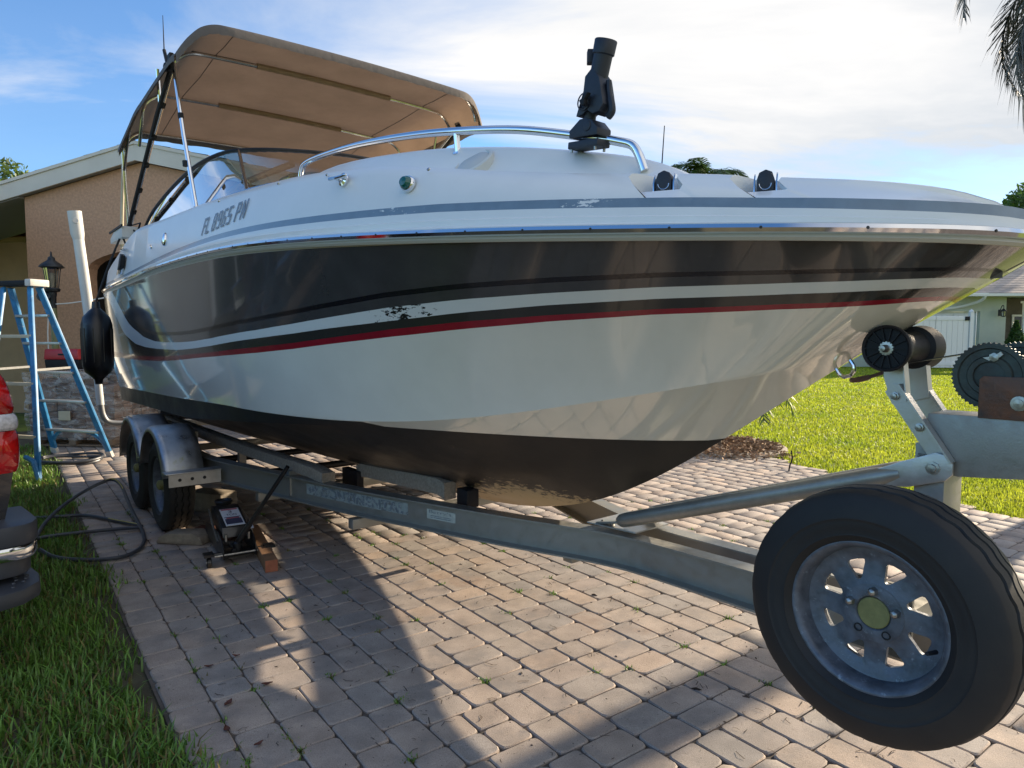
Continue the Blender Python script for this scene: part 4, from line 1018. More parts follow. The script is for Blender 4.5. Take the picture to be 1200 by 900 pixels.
for a, b in ((-.045, -.04), (.048, -.055)):
    for q in (-1, 1):
        m_ = MB(); m_.tube([rhp(a, b + .01, q * .018), rhp(a, b - .008, q * .018)], .005, 6); m_.build('clamp_bolt', 'bolt', rh)
m_ = MB(); m_.lathe([(0, .021), (.02, .021), (.026, .024), (.034, .022), (.04, .016), (.06, .014)], rhp(0, .065), ez, 18); m_.build('swivel_neck', 'navy_plastic', rh)
m_ = MB()
m_.prism([(-.030, .088), (-.005, .088), (.012, .100), (.035, .078), (.060, .080), (.072, .105), (.050, .21), (.020, .26), (-.006, .235), (-.008, .18)], -ey * .026, ex, ez, ey * .052)
m_.lathe([(.0, .028), (.006, .030), (.006, .024), (.010, .022)], rhp(.0, .135, -.026), -ey, 20)
m_.build('holder_body', 'navy_plastic', rh, bevel=.007)
m_ = MB(); m_.prism([(-.006, -.022), (.006, -.022), (.004, 0), (.018, .02), (.006, .026), (-.006, .006), (-.016, 0)], rhp(.018, .132, -.036), ex, ez, -ey * .014); m_.build('lock_knob', 'black_plastic', rh, bevel=.003)
m_ = MB(); ax_ = rhp(.13, .985).normalized()
m_.lathe([(-.10, .029), (0, .031), (.07, .032), (.074, .037), (.115, .038), (.118, .036), (.117, .031), (.06, .030), (.0, .0)], rhp(.022, .225), ax_, 24); m_.build('holder_tube', 'navy_plastic', rh)
m_ = MB(); m_.box(rhp(-.012, .320), (.03, .03, .045)); m_.tube([rhp(-.006, .312), rhp(-.006, .345)], .008, 6); m_.build('tube_latch', 'navy_plastic', rh, bevel=.003)
m_ = MB(); m_.tube(spline([rhp(.062, .20), rhp(.068, .15), rhp(.080, .10), rhp(.082, .075), rhp(.070, .060)], 4), [.010] * 6 + [.013] * 11, 8); m_.build('trigger_arm', 'navy_plastic', rh)

# ------------------------------------------------------------------ boat fender hung from the stern
fp = Wd(-1.55, 1.41, 0)
fd = thing('boat_fender', 'black inflatable fender hanging on a rope beside the stern of the boat', 'fender', fp, 0)
m_ = MB(); m_.lathe([(1.02, .0), (1.02, .030), (1.06, .034), (1.09, .06), (1.13, .105), (1.19, .125), (1.55, .125), (1.62, .108), (1.67, .065), (1.70, .035), (1.76, .030), (1.76, 0)], (0, 0, 0), (0, 0, 1), 28)
fb = m_.build('fender_body', 'black_vinyl', fd)
for k in range(10):
    t = 2 * math.pi * k / 10; m_ = MB(); m_.tube([(.1255 * math.cos(t), .1255 * math.sin(t), z) for z in (1.22, 1.52)], .004, 5); m_.build('fender_rib', 'black_vinyl', fb)
m_ = MB(); q0 = Vector((0, 0, 1.75)); q1 = Wd(-1.46, 1.20, 2.36) - fp
m_.tube(spline([q0, q0.lerp(q1, .5) + Vector((0, 0, .02)), q1], 6), .009, 6); m_.tube([q1 + Vector((0, 0, 0)), q1 + Vector((.04, 0, -.10)), q1 + Vector((.03, 0, -.22))], .008, 6); m_.build('fender_rope', 'black_web', fd)

# ------------------------------------------------------------------ boat trailer
trailer = thing('boat_trailer', 'twin axle aluminium boat trailer with spare wheel carrying the motorboat', 'trailer', CB, RZ)
def sweep(m_, prof, path, mi=0):
    """closed outline (sideways, up) along a path in plan; path = points"""
    n = len(prof); rings = []
    for i, p in enumerate(path):
        t = (path[min(i + 1, len(path) - 1)] - path[max(i - 1, 0)]); t.z = 0; t.normalize(); sd = Vector((-t.y, t.x, 0))
        rings.append([p + sd * a + Vector((0, 0, b)) for a, b in prof])
    vs = [q for r in rings for q in r]
    fs = [(i * n + j, i * n + (j + 1) % n, (i + 1) * n + (j + 1) % n, (i + 1) * n + j) for i in range(len(rings) - 1) for j in range(n)]
    m_.add(vs, fs, mi); m_.add(rings[0], [list(range(n))], mi); m_.add(rings[-1], [list(range(n))[::-1]], mi); return m_
def ibeam(h, w, t=.008): 
    a = w / 2; b = t / 2
    return [(-a, 0), (a, 0), (a, -t), (b, -t * 1.7), (b, -h + t * 1.7), (a, -h + t), (a, -h), (-a, -h), (-a, -h + t), (-b, -h + t * 1.7), (-b, -t * 1.7), (-a, -t)]
RAIL = [(-2.9,.98),(-.6,.98),(.1,.985),(.35,.97),(.6,.925),(1.0,.835),(1.86,.63),(2.49,.445),(3.0,.277),(3.3,.175),(3.48,.125),(3.7,.098),(4.3,.092),(4.86,.092)]
rp_ = spline([(s, l, 0) for s, l in RAIL], 5)
zr = lambda s: .565 + .012 * max(0, s - 3) 
rails = {}
for sg in (1, -1):
    m_ = MB(); sweep(m_, ibeam(.152, .078), [B(p.x, sg * p.y, zr(p.x)) for p in rp_])
    rails[sg] = m_.build('side_rail', 'galv', trailer)
def rail_l(s): return float(np.interp(s, [p.x for p in rp_], [p.y for p in rp_]))
# worn stickers on the near rail (flat print)
def rail_pt(s, z, off=.0405):
    t = (rail_l(s + .05) - rail_l(s - .05)) / .1; n = Vector((-t, 1, 0)).normalized()
    return B(s, rail_l(s), z) + B(n.x * 0 + 0, 0, 0) + Vector((n.x, -n.y, 0)) * off
def sticker(s0, s1, zt, zb, mtl, parent, off=.0052, nm='sticker'):
    m_ = MB(); n = 10; m_.grid([[rail_pt(s0 + (s1 - s0) * i / n, z + zr(s0 + (s1 - s0) * i / n), off) for i in range(n + 1)] for z in (zt, zb)]); return m_.build(nm, mtl, parent, recalc=False)
M['decal'] = mat('faded decal film', (0.30, 0.355, 0.345), 0.45, 0.2, var=0.2, vscale=30)
worn(M['decal'], (0.17, 0.18, 0.18), 26, 0.52, 0.58)
M['decal_ink'] = mat('faded decal ink', (0.13, 0.16, 0.185), 0.5, var=0.2, vscale=40)
worn(M['decal_ink'], (0.30, 0.34, 0.335), 45, 0.50, 0.56)
M['decal2'] = mat('pale decal', (0.40, 0.45, 0.41), 0.5, var=0.12, vscale=40)
d1 = sticker(1.48, 2.33, -.030, -.098, 'decal', rails[1])
def rail_text(txt, s0, s1, zb, zt, mtl, parent, bold):
    vs, fs = text_mesh(txt, 1.0, bold)
    m_ = MB(); m_.add([rail_pt(s0 + (s1 - s0) * x, zr(s0) + zb + (zt - zb) * y, .0072) for x, y in vs], fs); return m_.build('lettering', mtl, parent, recalc=False)
rail_text('CONTINENTAL', 1.62, 2.31, -.092, -.036, 'decal_ink', d1, .03)
m_ = MB(); m_.add([rail_pt(s, zr(s) + z, .0072) for s, z in ((1.50, -.060), (1.535, -.040), (1.57, -.058), (1.60, -.040), (1.585, -.066), (1.60, -.090), (1.55, -.074), (1.51, -.090))], [(0, 1, 2, 3, 4, 5, 6, 7)]); m_.build('emblem', 'decal_ink', d1, recalc=False)
d2 = sticker(2.46, 2.645, -.040, -.092, 'decal2', rails[1])
rail_text("Barry's", 2.475, 2.62, -.064, -.043, 'decal_ink', d2, .0)
for z in (-.071, -.080):
    m_ = MB(); m_.grid([[rail_pt(s, zr(s) + z + q, .0072) for s in (2.48, 2.54, 2.62)] for q in (0, -.0035)]); m_.build('underline', 'decal_ink', d2, recalc=False)

def cross(s, l, z, h=.075, w=.06, nm='crossmember'):
    m_ = MB(); m_.box(B(s, 0, z), (w, 2 * l, h)); return m_.build(nm, 'galv', trailer, bevel=.004)
cross(-2.75, .96, .47); cross(-1.5, .95, .37, .06); cross(.95, .86, .37, .06); cross(1.95, .66, .365, .06); cross(3.25, .17, .40, .05)
m_ = MB(); m_.prism([(3.36, .15), (3.62, .115), (3.62, -.115), (3.36, -.15)], (0, 0, .587), (1, 0, 0), (0, 1, 0), (0, 0, .006)); jp = m_.build('junction_plate', 'galv_l', trailer)
for s, l in ((3.42, .11), (3.47, .10), (3.42, -.11), (3.47, -.10)):
    m_ = MB(); m_.lathe([(0, .011), (.008, .011), (.009, .006), (.014, .006), (.015, 0)], B(s, l, .593), (0, 0, 1), 6); m_.build('bolt', 'bolt', jp)
# axles
for s in (0, -.86):
    m_ = MB(); m_.tube([B(s, 1.05, .335), B(s, -1.05, .335)], .03, 10); m_.box(B(s, .98, .40), (.50, .05, .035)); m_.box(B(s, -.98, .40), (.50, .05, .035)); m_.build('axle', 'darksteel', trailer)
# bunks
for sg in (1, -1):
    m_ = MB()
    sweep(m_, [(-.045, 0), (.045, 0), (.045, -.075), (-.045, -.075)], spline([B(-1.9, sg * .80, .67), B(0, sg * .79, .67), B(1.0, sg * .74, .66), B(1.50, sg * .68, .645), B(1.66, sg * .66, .62)], 4)); b = m_.build('bunk', 'carpet', trailer, bevel=.012)
    for s in (-1.2, .3, 1.3):
        m_ = MB(); m_.box(B(s, sg * .75, .51), (.05, .05, .16)); m_.build('bunk_bracket', 'galv', trailer)
    m_ = MB(); sweep(m_, [(-.04, 0), (.04, 0), (.04, -.095), (-.04, -.095)], [B(1.50, sg * .36, .615), B(1.58, sg * .355, .64), B(2.40, sg * .32, .668), B(2.47, sg * .315, .65)]); m_.build('bunk', 'carpet', trailer, bevel=.014)
    m_ = MB(); m_.box(B(1.45, sg * .40, .52), (.22, .05, .12)); m_.build('bunk_bracket', 'black_plastic', trailer, bevel=.008); m_ = MB(); m_.box(B(2.56, sg * .26, .575), (.10, .08, .10)); m_.build('bunk_bracket', 'black_plastic', trailer, bevel=.008)
# tongue bar ahead of the post
m_ = MB(); m_.box(B(5.2, 0, .50), (1.5, .10, .10)); m_.build('tongue', 'galv', trailer, bevel=.006)
m_ = MB(); m_.lathe([(0, .05), (.02, .06), (.10, .06), (.12, .03)], B(5.95, 0, .56), (1, 0, 0), 16); m_.build('coupler', 'darksteel', trailer)

# tyre and rim
def tyre_mesh(m_, c, axis, r=.345, w=.205, n=120):
    c = Vector(c); ax = Vector(axis).normalized(); u = Vector((0, 0, 1)); u = (u - ax * u.dot(ax)).normalized(); v = ax.cross(u)
    half = [(-.066, .196), (-.078, .20), (-.092, .219), (-.0955, .222), (-.0945, .227), (-.1005, .243), (-.1025, .258), (-.1025, .266), (-.1045, .268), (-.1035, .274), (-.099, .292), (-.090, .315), (-.082, .330)]
    tread = []
    for a in (-.078, -.049, -.045, -.039, -.035, -.006, -.003, .003, .006, .035, .039, .045, .049, .078):
        groove = a in (-.045, -.039, -.003, .003, .039, .045)
        tread.append((a, (.345 - .011 * (a / .078) ** 2) - (.010 if groove else 0), True))
    prof = [(a, rr, False) for a, rr in half] + tread + [(-a, rr, False) for a, rr in half[::-1]]
    k = r / .345; kw = w / .205
    rows = []
    for a, rr, z in prof:
        row = []
        for j in range(n + 1):
            t = 2 * math.pi * j / n
            off = .0042 * (1 if (j // 2) % 2 else -1) if z and abs(a) < .06 else 0
            jit = (.0015 if (j // 1) % 4 == 0 else 0) if abs(a) > .075 and rr > .328 else 0
            q = (rr - jit) * k
            row.append(c + ax * (a + off) * kw + u * math.cos(t) * q + v * math.sin(t) * q)
        rows.append(row)
    m_.grid(rows); return m_
def rim_mesh(m_, c, axis, ref):
    """galvanised eight-window rim, outer face towards +axis"""
    c = Vector(c); ax = Vector(axis).normalized(); u = Vector(ref); u = (u - ax * u.dot(ax)).normalized(); v = ax.cross(u)
    pt = lambda r, t, h: c + ax * h + u * (r * math.cos(t)) + v * (r * math.sin(t))
    m_.lathe([(.055, .196), (.073, .207), (.080, .2065), (.082, .202), (.080, .196), (.068, .186), (.030, .179), (.026, .166), (.024, .158)], c, ax, 64, ref=ref)
    m_.lathe([(.03, .179), (-.03, .172), (-.068, .186), (-.08, .206)], c, ax, 64, ref=ref)
    # disc sectors
    relief = lambda r: float(np.interp(r, [.05, .072, .084, .10, .145, .158], [.030, .030, .026, .022, .018, .024]))
    for k in range(8):
        t0 = 2 * math.pi * k / 8; hw = math.pi / 8; K = 32
        bnd = []; 
        corners = [(.078, -hw), (.158, -hw), (.158, hw), (.078, hw)]
        for (ra, ta), (rb, tb) in zip(corners, corners[1:] + corners[:1]):
            for q in range(8): bnd.append((ra + (rb - ra) * q / 8, ta + (tb - ta) * q / 8))
        rc = .120
        win = []
        for r_, t_ in bnd:
            x = r_ * math.cos(t_) - rc; y = r_ * math.sin(t_); an = math.atan2(y, x)
            # rounded triangle, wide outside, leaning a little
            best = None
            for s_ in np.linspace(.004, .06, 57):
                xx = s_ * math.cos(an); yy = s_ * math.sin(an)
                half = .006 + (xx + .029) * .46
                if xx > .025 or xx < -.029 or abs(yy + .14 * xx) > half: break
                best = (xx, yy)
            win.append(best or (0, 0))
        sm = [((win[i - 1][0] + 2 * win[i][0] + win[(i + 1) % K][0]) / 4, (win[i - 1][1] + 2 * win[i][1] + win[(i + 1) % K][1]) / 4) for i in range(K)]
        W3 = []; 
        for x, y in sm:
            r_ = math.hypot(rc + x, y); t_ = math.atan2(y, rc + x) + t0; W3.append((r_, t_))
        o3 = [pt(r_, t_ + t0, relief(r_)) for r_, t_ in bnd]; m3 = [pt(r_, t_, relief(r_) ) for r_, t_ in W3]
        mid = [a.lerp(b, .72) for a, b in zip(o3, m3)]
        lip = [p - ax * .012 for p in m3]; 
        vs = o3 + mid + m3 + lip
        fs = []
        for i in range(K):
            j = (i + 1) % K
            for q in range(3): fs.append((q * K + i, q * K + j, (q + 1) * K + j, (q + 1) * K + i))
        m_.add(vs, fs, 0, True)
    m_.lathe([(.030, .0785), (.031, .070), (.033, .060), (.032, .047), (.026, .042), (-.02, .042)], c, ax, 40, ref=ref)
    return m_
nax = Vector((0, -1, 0)); rref = Vector((.35, 0, .94))
def wheel(s, l, z, ax, nm, hub, pat):
    c = B(s, l, z); m_ = MB(); tyre_mesh(m_, c, ax); ty = m_.build(nm, 'tire', trailer, angle=50)
    m_ = MB(); rim_mesh(m_, c, ax, rref); rm = m_.build('rim', 'rim', ty, angle=45, weld=True)
    m_ = MB(); m_.lathe(hub, c, ax, 28); m_.build('hub_cap', 'hubcap', ty)
    u = (rref - ax * rref.dot(ax)).normalized(); v = ax.cross(u)
    for k in range(5):
        t = 2 * math.pi * k / 5 + .35; q = c + u * .062 * math.cos(t) + v * .062 * math.sin(t)
        m_ = MB(); nut = pat[k]
        if nut: m_.lathe([(.030, .0125), (.046, .0115), (.050, .008), (.052, 0)], q, ax, 6); m_.build('lug_nut', 'bolt', ty)
        else: m_.lathe([(.0325, .012), (.034, .0115), (.034, .0085), (.031, .008), (.031, 0)], q, ax, 14); m_.build('lug_hole_disc', 'darksteel', ty)  # dark dish, coloured for the shade inside an empty bolt hole
    return ty
capd = [(.028, .0425), (.030, .040), (.030, .0)]
capt = [(.02, .042), (.05, .040), (.085, .036), (.095, .02), (.096, 0)]
for sg in (1, -1):
    for s in (0, -.86): wheel(s, sg * 1.182, .343, nax * sg, 'trailer_tyre', capt, (1, 1, 1, 1, 1))
sp = wheel(4.775, .452, .70, nax, 'spare_tyre', capd, (1, 1, 0, 0, 1))
sp['label'] = 'mounted spare tyre with eight window galvanised rim'
m_ = MB(); m_.tube([B(4.775 + .165, .509, .660), B(4.775 + .16, .554, .667)], [.006, .005], 8); m_.build('valve_stem', 'black_plastic', sp)
m_ = MB(); m_.box(B(4.775, .26, .655), (.10, .34, .06)); m_.box(B(4.775, .43, .70), (.16, .012, .16)); m_.build('spare_bracket', 'galv', trailer)

# fenders over the wheels
for sg in (1, -1):
    for s0, a0, a1 in ((0, 14, 168), (-.86, 14, 176)):
        m_ = MB(); rows = []
        for l, dr in ((1.05, 0), (1.10, .002), (1.27, .002), (1.297, -.003), (1.312, -.014), (1.318, -.04)):
            rows.append([B(s0 + (.425 + dr) * math.cos(R(a)), sg * l, .362 + (.425 + dr) * math.sin(R(a))) for a in np.linspace(a0, a1, 30)])
        m_.grid(rows); fe = m_.build('mudguard', 'fender', trailer, thick=.004, angle=60)
    m_ = MB(); m_.box(B(.53, sg * 1.14, .462), (.006, .34, .085)); br = m_.build('light_bracket', 'galv_l', trailer)
    m_ = MB(); m_.box(B(.49, sg * 1.15, .512), (.12, .36, .008)); m_.build('step_plate', 'galv_l', br, bevel=.003)
    for q in (1.08, 1.16, 1.24):
        m_ = MB(); m_.lathe([(0, .012), (.003, .011), (.003, 0)], B(.533, sg * q, .465), (1, 0, 0), 10); m_.build('bracket_hole_disc', 'darksteel', br)  # dark discs on the plate, coloured for the shade in drilled holes
    m_ = MB(); m_.box(B(-.43, sg * 1.0, .60), (.9, .03, .25)); m_.build('mudguard_plate', 'galv', trailer)
# guide posts at the stern
for sg in (1, -1):
    m_ = MB(); m_.tube(spline([B(-2.6, sg * .95, .53), B(-2.6, sg * 1.10, .535), B(-2.6, sg * 1.20, .56), B(-2.6, sg * 1.245, .64), B(-2.6, sg * 1.26, .76), B(-2.6, sg * 1.262, .80)], 6), .028, 12); g = m_.build('guide_bracket', 'pipe_g', trailer)
    m_ = MB(); m_.tube([B(-2.6, sg * 1.262, .74), B(-2.6, sg * 1.28, 1.06)], .036, 14); m_.tube(spline([B(-2.6, sg * 1.28, 1.02), B(-2.6, sg * 1.33, 1.7), B(-2.6, sg * 1.395, 2.45)], 5), .050, 16)
    m_.tube([B(-2.6, sg * 1.392, 2.42), B(-2.6, sg * 1.40, 2.48), B(-2.6, sg * 1.418, 2.70)], [.05, .062, .064], 4 if False else 16); m_.build('guide_post', 'pvc', g)
    m_ = MB(); m_.lathe([(.0, .028), (.004, .026), (.004, 0)], B(-2.53, sg * 1.42, 2.60), (1, 0, .0), 14); m_.build('post_plug', 'white_in', g)
# winch stand
m_ = MB(); m_.box(B(4.755, 0, .84), (.085, .15, .56)); post = m_.build('winch_post', 'galv', trailer, bevel=.004)
m_ = MB(); m_.prism([(4.71, 1.05), (4.745, 1.215), (5.35, 1.225), (5.35, 1.085), (4.83, 1.03)], B(0, .075, 0), (1, 0, 0), (0, 0, 1), B(0, -.15, 0)); m_.build('winch_arm', 'galv', trailer, bevel=.004)
for sg in (1, -1):
    l0 = sg * .078
    m_ = MB(); m_.prism([(4.622, 1.272), (4.640, 1.30), (4.668, 1.298), (4.822, 1.072), (4.815, 1.055), (4.785, 1.040)], B(0, l0, 0), (1, 0, 0), (0, 0, 1), B(0, sg * .008, 0))
    m_.prism([(4.668, 1.300), (4.672, 1.302), (4.826, 1.076), (4.822, 1.072)], B(0, l0, 0), (1, 0, 0), (0, 0, 1), B(0, sg * .035, 0)); br = m_.build('roller_bracket', 'galv_l', trailer)
    m_ = MB(); m_.prism([(4.615, 1.44), (4.668, 1.44), (4.690, 1.25), (4.640, 1.235), (4.612, 1.32)], B(0, l0 - sg * .008, 0), (1, 0, 0), (0, 0, 1), B(0, sg * .007, 0))
    m_.prism([(4.668, 1.44), (4.672, 1.44), (4.694, 1.25), (4.690, 1.25)], B(0, l0 - sg * .008, 0), (1, 0, 0), (0, 0, 1), B(0, sg * .035, 0)); m_.build('roller_arm', 'galv_l', br)
    for s, z in ((4.654, 1.262), (4.728, 1.170), (4.785, 1.085)):
        m_ = MB(); m_.lathe([(0, .013), (.008, .013), (.009, .009), (.014, .008), (.015, 0)], B(s, l0 + sg * .008, z), B(0, sg, 0), 8); m_.build('bolt', 'bolt', br)
rc_ = B(4.640, 0, 1.412)
m_ = MB(); m_.lathe([(-.15, 0), (-.15, .068), (-.146, .073), (-.135, .074), (-.07, .070), (-.062, .055), (-.02, .046), (.02, .046), (.062, .050), (.085, .058), (.10, .066), (.125, .073), (.138, .073), (.142, .070), (.138, .064), (.130, .062), (.130, .022)], rc_, nax, 40)
ro = m_.build('bow_roller', 'black_plastic', trailer)
for k in range(14):
    t = 2 * math.pi * k / 14; d = Vector((math.cos(t), 0, math.sin(t))); m_ = MB(); m_.bar(rc_ + nax * .133 + d * .02, rc_ + nax * .133 + d * .064, .004, .008, up=nax); m_.build('roller_rib', 'black_plastic', ro)
m_ = MB(); m_.lathe([(.128, .024), (.136, .022), (.137, .012), (.145, .012), (.15, .009), (.162, .008), (.163, 0)], rc_, nax, 14); m_.build('roller_bolt', 'bolt', ro)
# winch
wc = B(4.895, 0, 1.335)
def gear(m_, c, ax, r, th, teeth, hub):
    u = Vector((0, 0, 1)); v = ax.cross(u); n = teeth * 4
    def ring(rr, h, tooth=False): return [c + ax * h + (u * math.cos(2 * math.pi * j / n) + v * math.sin(2 * math.pi * j / n)) * (rr + (.004 if tooth and (j % 4) in (1, 2) else 0)) for j in range(n + 1)]
    m_.grid([ring(hub, -th), ring(r - .02, -th), ring(r - .004, -th, True), ring(r - .004, 0, True), ring(r - .017, .0), ring(r - .020, -.006), ring(r * .60, -.006), ring(r * .56, .002), ring(r * .42, .002), ring(r * .40, -.006), ring(hub, -.004), ring(0.0, -.004)], smooth=False)
m_ = MB(); gear(m_, wc + nax * .058, nax, .098, .014, 46, .02); wg = m_.build('winch_gear', 'patina', trailer, angle=25)
m_ = MB(); gear(m_, wc + nax * -.045 + Vector((.045, 0, .008)), nax, .092, .014, 46, .02); m_.build('far_gear', 'patina', wg, angle=25)
m_ = MB(); m_.lathe([(-.05, .035), (.045, .035)], wc, nax, 20); m_.build('winch_drum', 'darksteel', wg)
for a, b, r_ in ((.012, .055, .013), (-.02, .05, .0)):
    if r_: m_ = MB(); m_.lathe([(0, r_), (.01, r_), (.012, 0)], wc + nax * .058 + Vector((a, 0, b)), nax, 6); m_.build('bolt', 'bolt', wg)
m_ = MB(); m_.prism([(0, 0), (.018, .003), (.034, .018), (.028, .026), (.008, .012), (-.016, .008)], wc + nax * .060 + Vector((.0, 0, .045)), (1, 0, 0), (0, 0, 1), nax * .006); m_.build('pawl', 'galv_l', wg)
m_ = MB(); m_.prism([(4.878, 1.213), (5.13, 1.213), (5.13, 1.335), (4.888, 1.335), (4.878, 1.325)], B(0, .076, 0), (1, 0, 0), (0, 0, 1), B(0, .006, 0)); wf = m_.build('winch_frame', 'rust', trailer, bevel=.002)
m_ = MB(); m_.prism([(4.878, 1.213), (5.13, 1.213), (5.13, 1.335), (4.888, 1.335)], B(0, -.076, 0), (1, 0, 0), (0, 0, 1), B(0, -.006, 0)); m_.build('frame_plate', 'rust', wf)
m_ = MB(); m_.lathe([(0, .021), (.006, .021), (.007, .012), (.014, .012), (.015, 0)], B(4.978, .082, 1.262), nax, 16); m_.build('bolt', 'bolt', wf)
for r_ in range(5):
    for q in range(9):
        if random.random() < .2: continue
        m_ = MB() if q == 0 or r_ < 0 else m_
m_ = MB()
for r_ in range(5):
    x = 4.897
    while x < 4.95:
        w_ = random.uniform(.004, .010); m_.box(B(x + w_ / 2, .0826, 1.288 - r_ * .0105), (w_, .0012, .0028)); x += w_ + .004
em = m_.build('embossed_lines', 'rust', wf); em['kind'] = 'stuff'
m_ = MB(); m_.bar(B(4.665, .03, 1.365), B(4.86, .03, 1.405), .05, .003); m_.build('winch_strap', 'darksteel', trailer)
m_ = MB(); m_.tube(spline([B(4.478, .0, 1.300), B(4.50, .02, 1.302), B(4.54, .03, 1.312), B(4.60, .03, 1.335), B(4.665, .03, 1.365)], 4), [.010] * 9 + [.006] * 8, 6); m_.build('strap_hook', 'rust', trailer)
# diagonal braces, flattened at both ends
for sg in (1, -1):
    a, b = B(3.42, sg * .105, .588), B(4.775, sg * .088, 1.052); ax_ = (b - a).normalized()
    m_ = MB(); pts = [a + ax_ * .12, a + ax_ * .16, b - ax_ * .20, b - ax_ * .16]
    m_.tube([a + ax_ * .10] + pts + [b - ax_ * .1], [.020, .031, .033, .033, .031, .020], 14); br = m_.build('diagonal_brace', 'galv_p', trailer)
    m_ = MB(); m_.prism([(-.09, -.044), (.02, -.044), (.045, -.030), (.055, 0), (.045, .030), (.02, .044), (-.09, .036), (-.17, .026), (-.17, -.026)], b + B(0, sg * .004, 0), ax_, Vector((-ax_.z, 0, ax_.x)), B(0, sg * .012, 0)); m_.build('brace_end', 'galv_l', br, bevel=.004)
    m_ = MB(); m_.prism([(-.02, -.03), (.15, -.026), (.15, .026), (-.02, .03)], a + Vector((0, 0, .004)), Vector((ax_.x, ax_.y, ax_.z * .6)).normalized(), B(0, 1, 0), (0, 0, .010)); m_.build('brace_foot', 'galv_p', br, bevel=.003)
    m_ = MB(); m_.lathe([(0, .020), (.006, .020), (.007, .013), (.015, .012), (.016, 0)], b + B(0, sg * .016, 0), B(0, sg, 0), 8); m_.build('bolt', 'bolt', br)

# ------------------------------------------------------------------ things on the ground by the wheels
jd = Vector((-.54, .84, 0)).normalized(); jrz = math.atan2(jd.y, jd.x)
jk = thing('floor_jack', 'black trolley floor jack with white label and its handle raised beside the trailer', 'jack', (-1.73, 4.27, 0), jrz)
m_ = MB()
for q in (-1, 1):
    m_.prism([(.02, .035), (.08, .03), (.62, .035), (.70, .055), (.70, .12), (.55, .15), (.20, .17), (.08, .15), (.02, .09)], (0, q * .095, 0), (1, 0, 0), (0, 0, 1), (0, q * .008, 0))
m_.box((.12, 0, .05), (.12, .18, .02)); fr = m_.build('jack_frame', 'jack', jk, bevel=.002)
m_ = MB(); m_.tube([(.035, -.15, .062), (.035, .15, .062)], .007, 8); m_.build('cross_rod', 'bolt', fr)
m_ = MB(); m_.prism([(.14, .14), (.16, .205), (.48, .275), (.56, .27), (.56, .20), (.40, .15)], (0, -.082, 0), (1, 0, 0), (0, 0, 1), (0, .164, 0)); la = m_.build('lift_arm', 'jack', jk, bevel=.006)
m_ = MB(); m_.lathe([(0, .05), (.012, .055), (.03, .062), (.036, .056), (.022, .045), (.022, 0)], (.56, 0, .265), (0, 0, 1), 18); m_.build('saddle', 'jack', jk)
for q in (-1, 1):
    m_ = MB(); m_.tube([(.05, q * .10, .07), (.05, q * .185, .07)], .012, 8); m_.prism([(-.04, 0), (.05, 0), (.05, .012), (-.04, .016)], (.04, q * .185 - .03, .072), (1, 0, 0), (0, 0, 1), (0, .06, 0)); m_.build('caster_bracket', 'jack', fr)
    m_ = MB(); m_.lathe([(-.014, 0), (-.014, .028), (-.010, .032), (.010, .032), (.014, .028), (.014, 0)], (.03, q * .185, .033), (0, 1, 0), 16); cw = m_.build('caster_wheel', 'jack', jk)
    m_ = MB(); m_.lathe([(-.017, 0), (-.017, .008), (.017, .008), (.017, 0)], (.03, q * .185, .033), (0, 1, 0), 8); m_.build('wheel_pin', 'bolt', cw)
    m_ = MB(); m_.lathe([(-.02, 0), (-.02, .042), (.02, .042), (.02, 0)], (.66, q * .085, .043), (0, 1, 0), 16); m_.build('front_wheel', 'jack', jk)
    m_ = MB(); m_.tube([(.10, q * .07, .13), (.10, q * .07, .175)], .010, 6); m_.tube([(.16, q * .11, .12), (.30, q * .115, .20), (.54, q * .10, .25)], .006, 6); m_.build('side_spring', 'bolt', fr)
m_ = MB(); m_.lathe([(0, .03), (.05, .03), (.06, .02)], (.105, 0, .06), (0, 0, 1), 12); m_.lathe([(0, .014), (.02, .012), (.021, 0)], (.075, .03, .075), (-1, 0, 0), 8); m_.build('pump_body', 'darksteel', jk)
sl = Vector((.32, 0, .07)).normalized(); up = Vector((-sl.z, 0, sl.x)); lc0 = Vector((.16, .055, .205)) + up * .0085
m_ = MB(); m_.prism([(0, 0), (.255, 0), (.255, .118), (0, .118)], lc0, sl, (0, -1, 0), up * .002); lb = m_.build('label_plate', 'label', la, recalc=True)
def lab(m_, x0, x1, y0, y1): m_.prism([(x0, y0), (x1, y0), (x1, y1), (x0, y1)], lc0 + up * .0022, sl, (0, -1, 0), up * .0008)
m_ = MB(); lab(m_, .022, .10, .008, .110); lab(m_, .116, .126, .008, .110); m_.build('label_print', 'label_dark', lb)
m_ = MB(); lab(m_, .232, .250, .008, .110); lab(m_, .102, .114, .02, .10); m_.build('label_band', 'label_red', lb)
for txt, x0, x1, y0, y1 in (('3', .185, .222, .047, .070), ('TON', .145, .172, .028, .092)):
    vs, fs = text_mesh(txt, 1, .01); m_ = MB(); m_.add([lc0 + up * .0034 + sl * (x0 + (x1 - x0) * y) + Vector((0, -1, 0)) * (y0 + (y1 - y0) * x) for x, y in vs], fs); m_.build('label_text', 'label_dark', lb, recalc=False)
m_ = MB(); jr = Matrix.Rotation(-jrz, 3, 'Z')
h0 = Vector((.105, -.0, .11)); h1 = jr @ (Vector((-1.405, 4.23, .635)) - Vector((-1.73, 4.27, 0)))
m_.tube([h0, h0.lerp(h1, .25)], .019, 10); m_.tube([h0.lerp(h1, .18), h1], .014, 12); m_.build('jack_handle', 'jack', jk)
m_ = MB(); m_.prism([(0, 0), (.05, 0), (.05, .035), (0, .035)], (.13, -.06, .182), (0, -1, .1), (1, 0, .3), (0, 0, .002)); m_.build('warning_tag', 'label', jk)

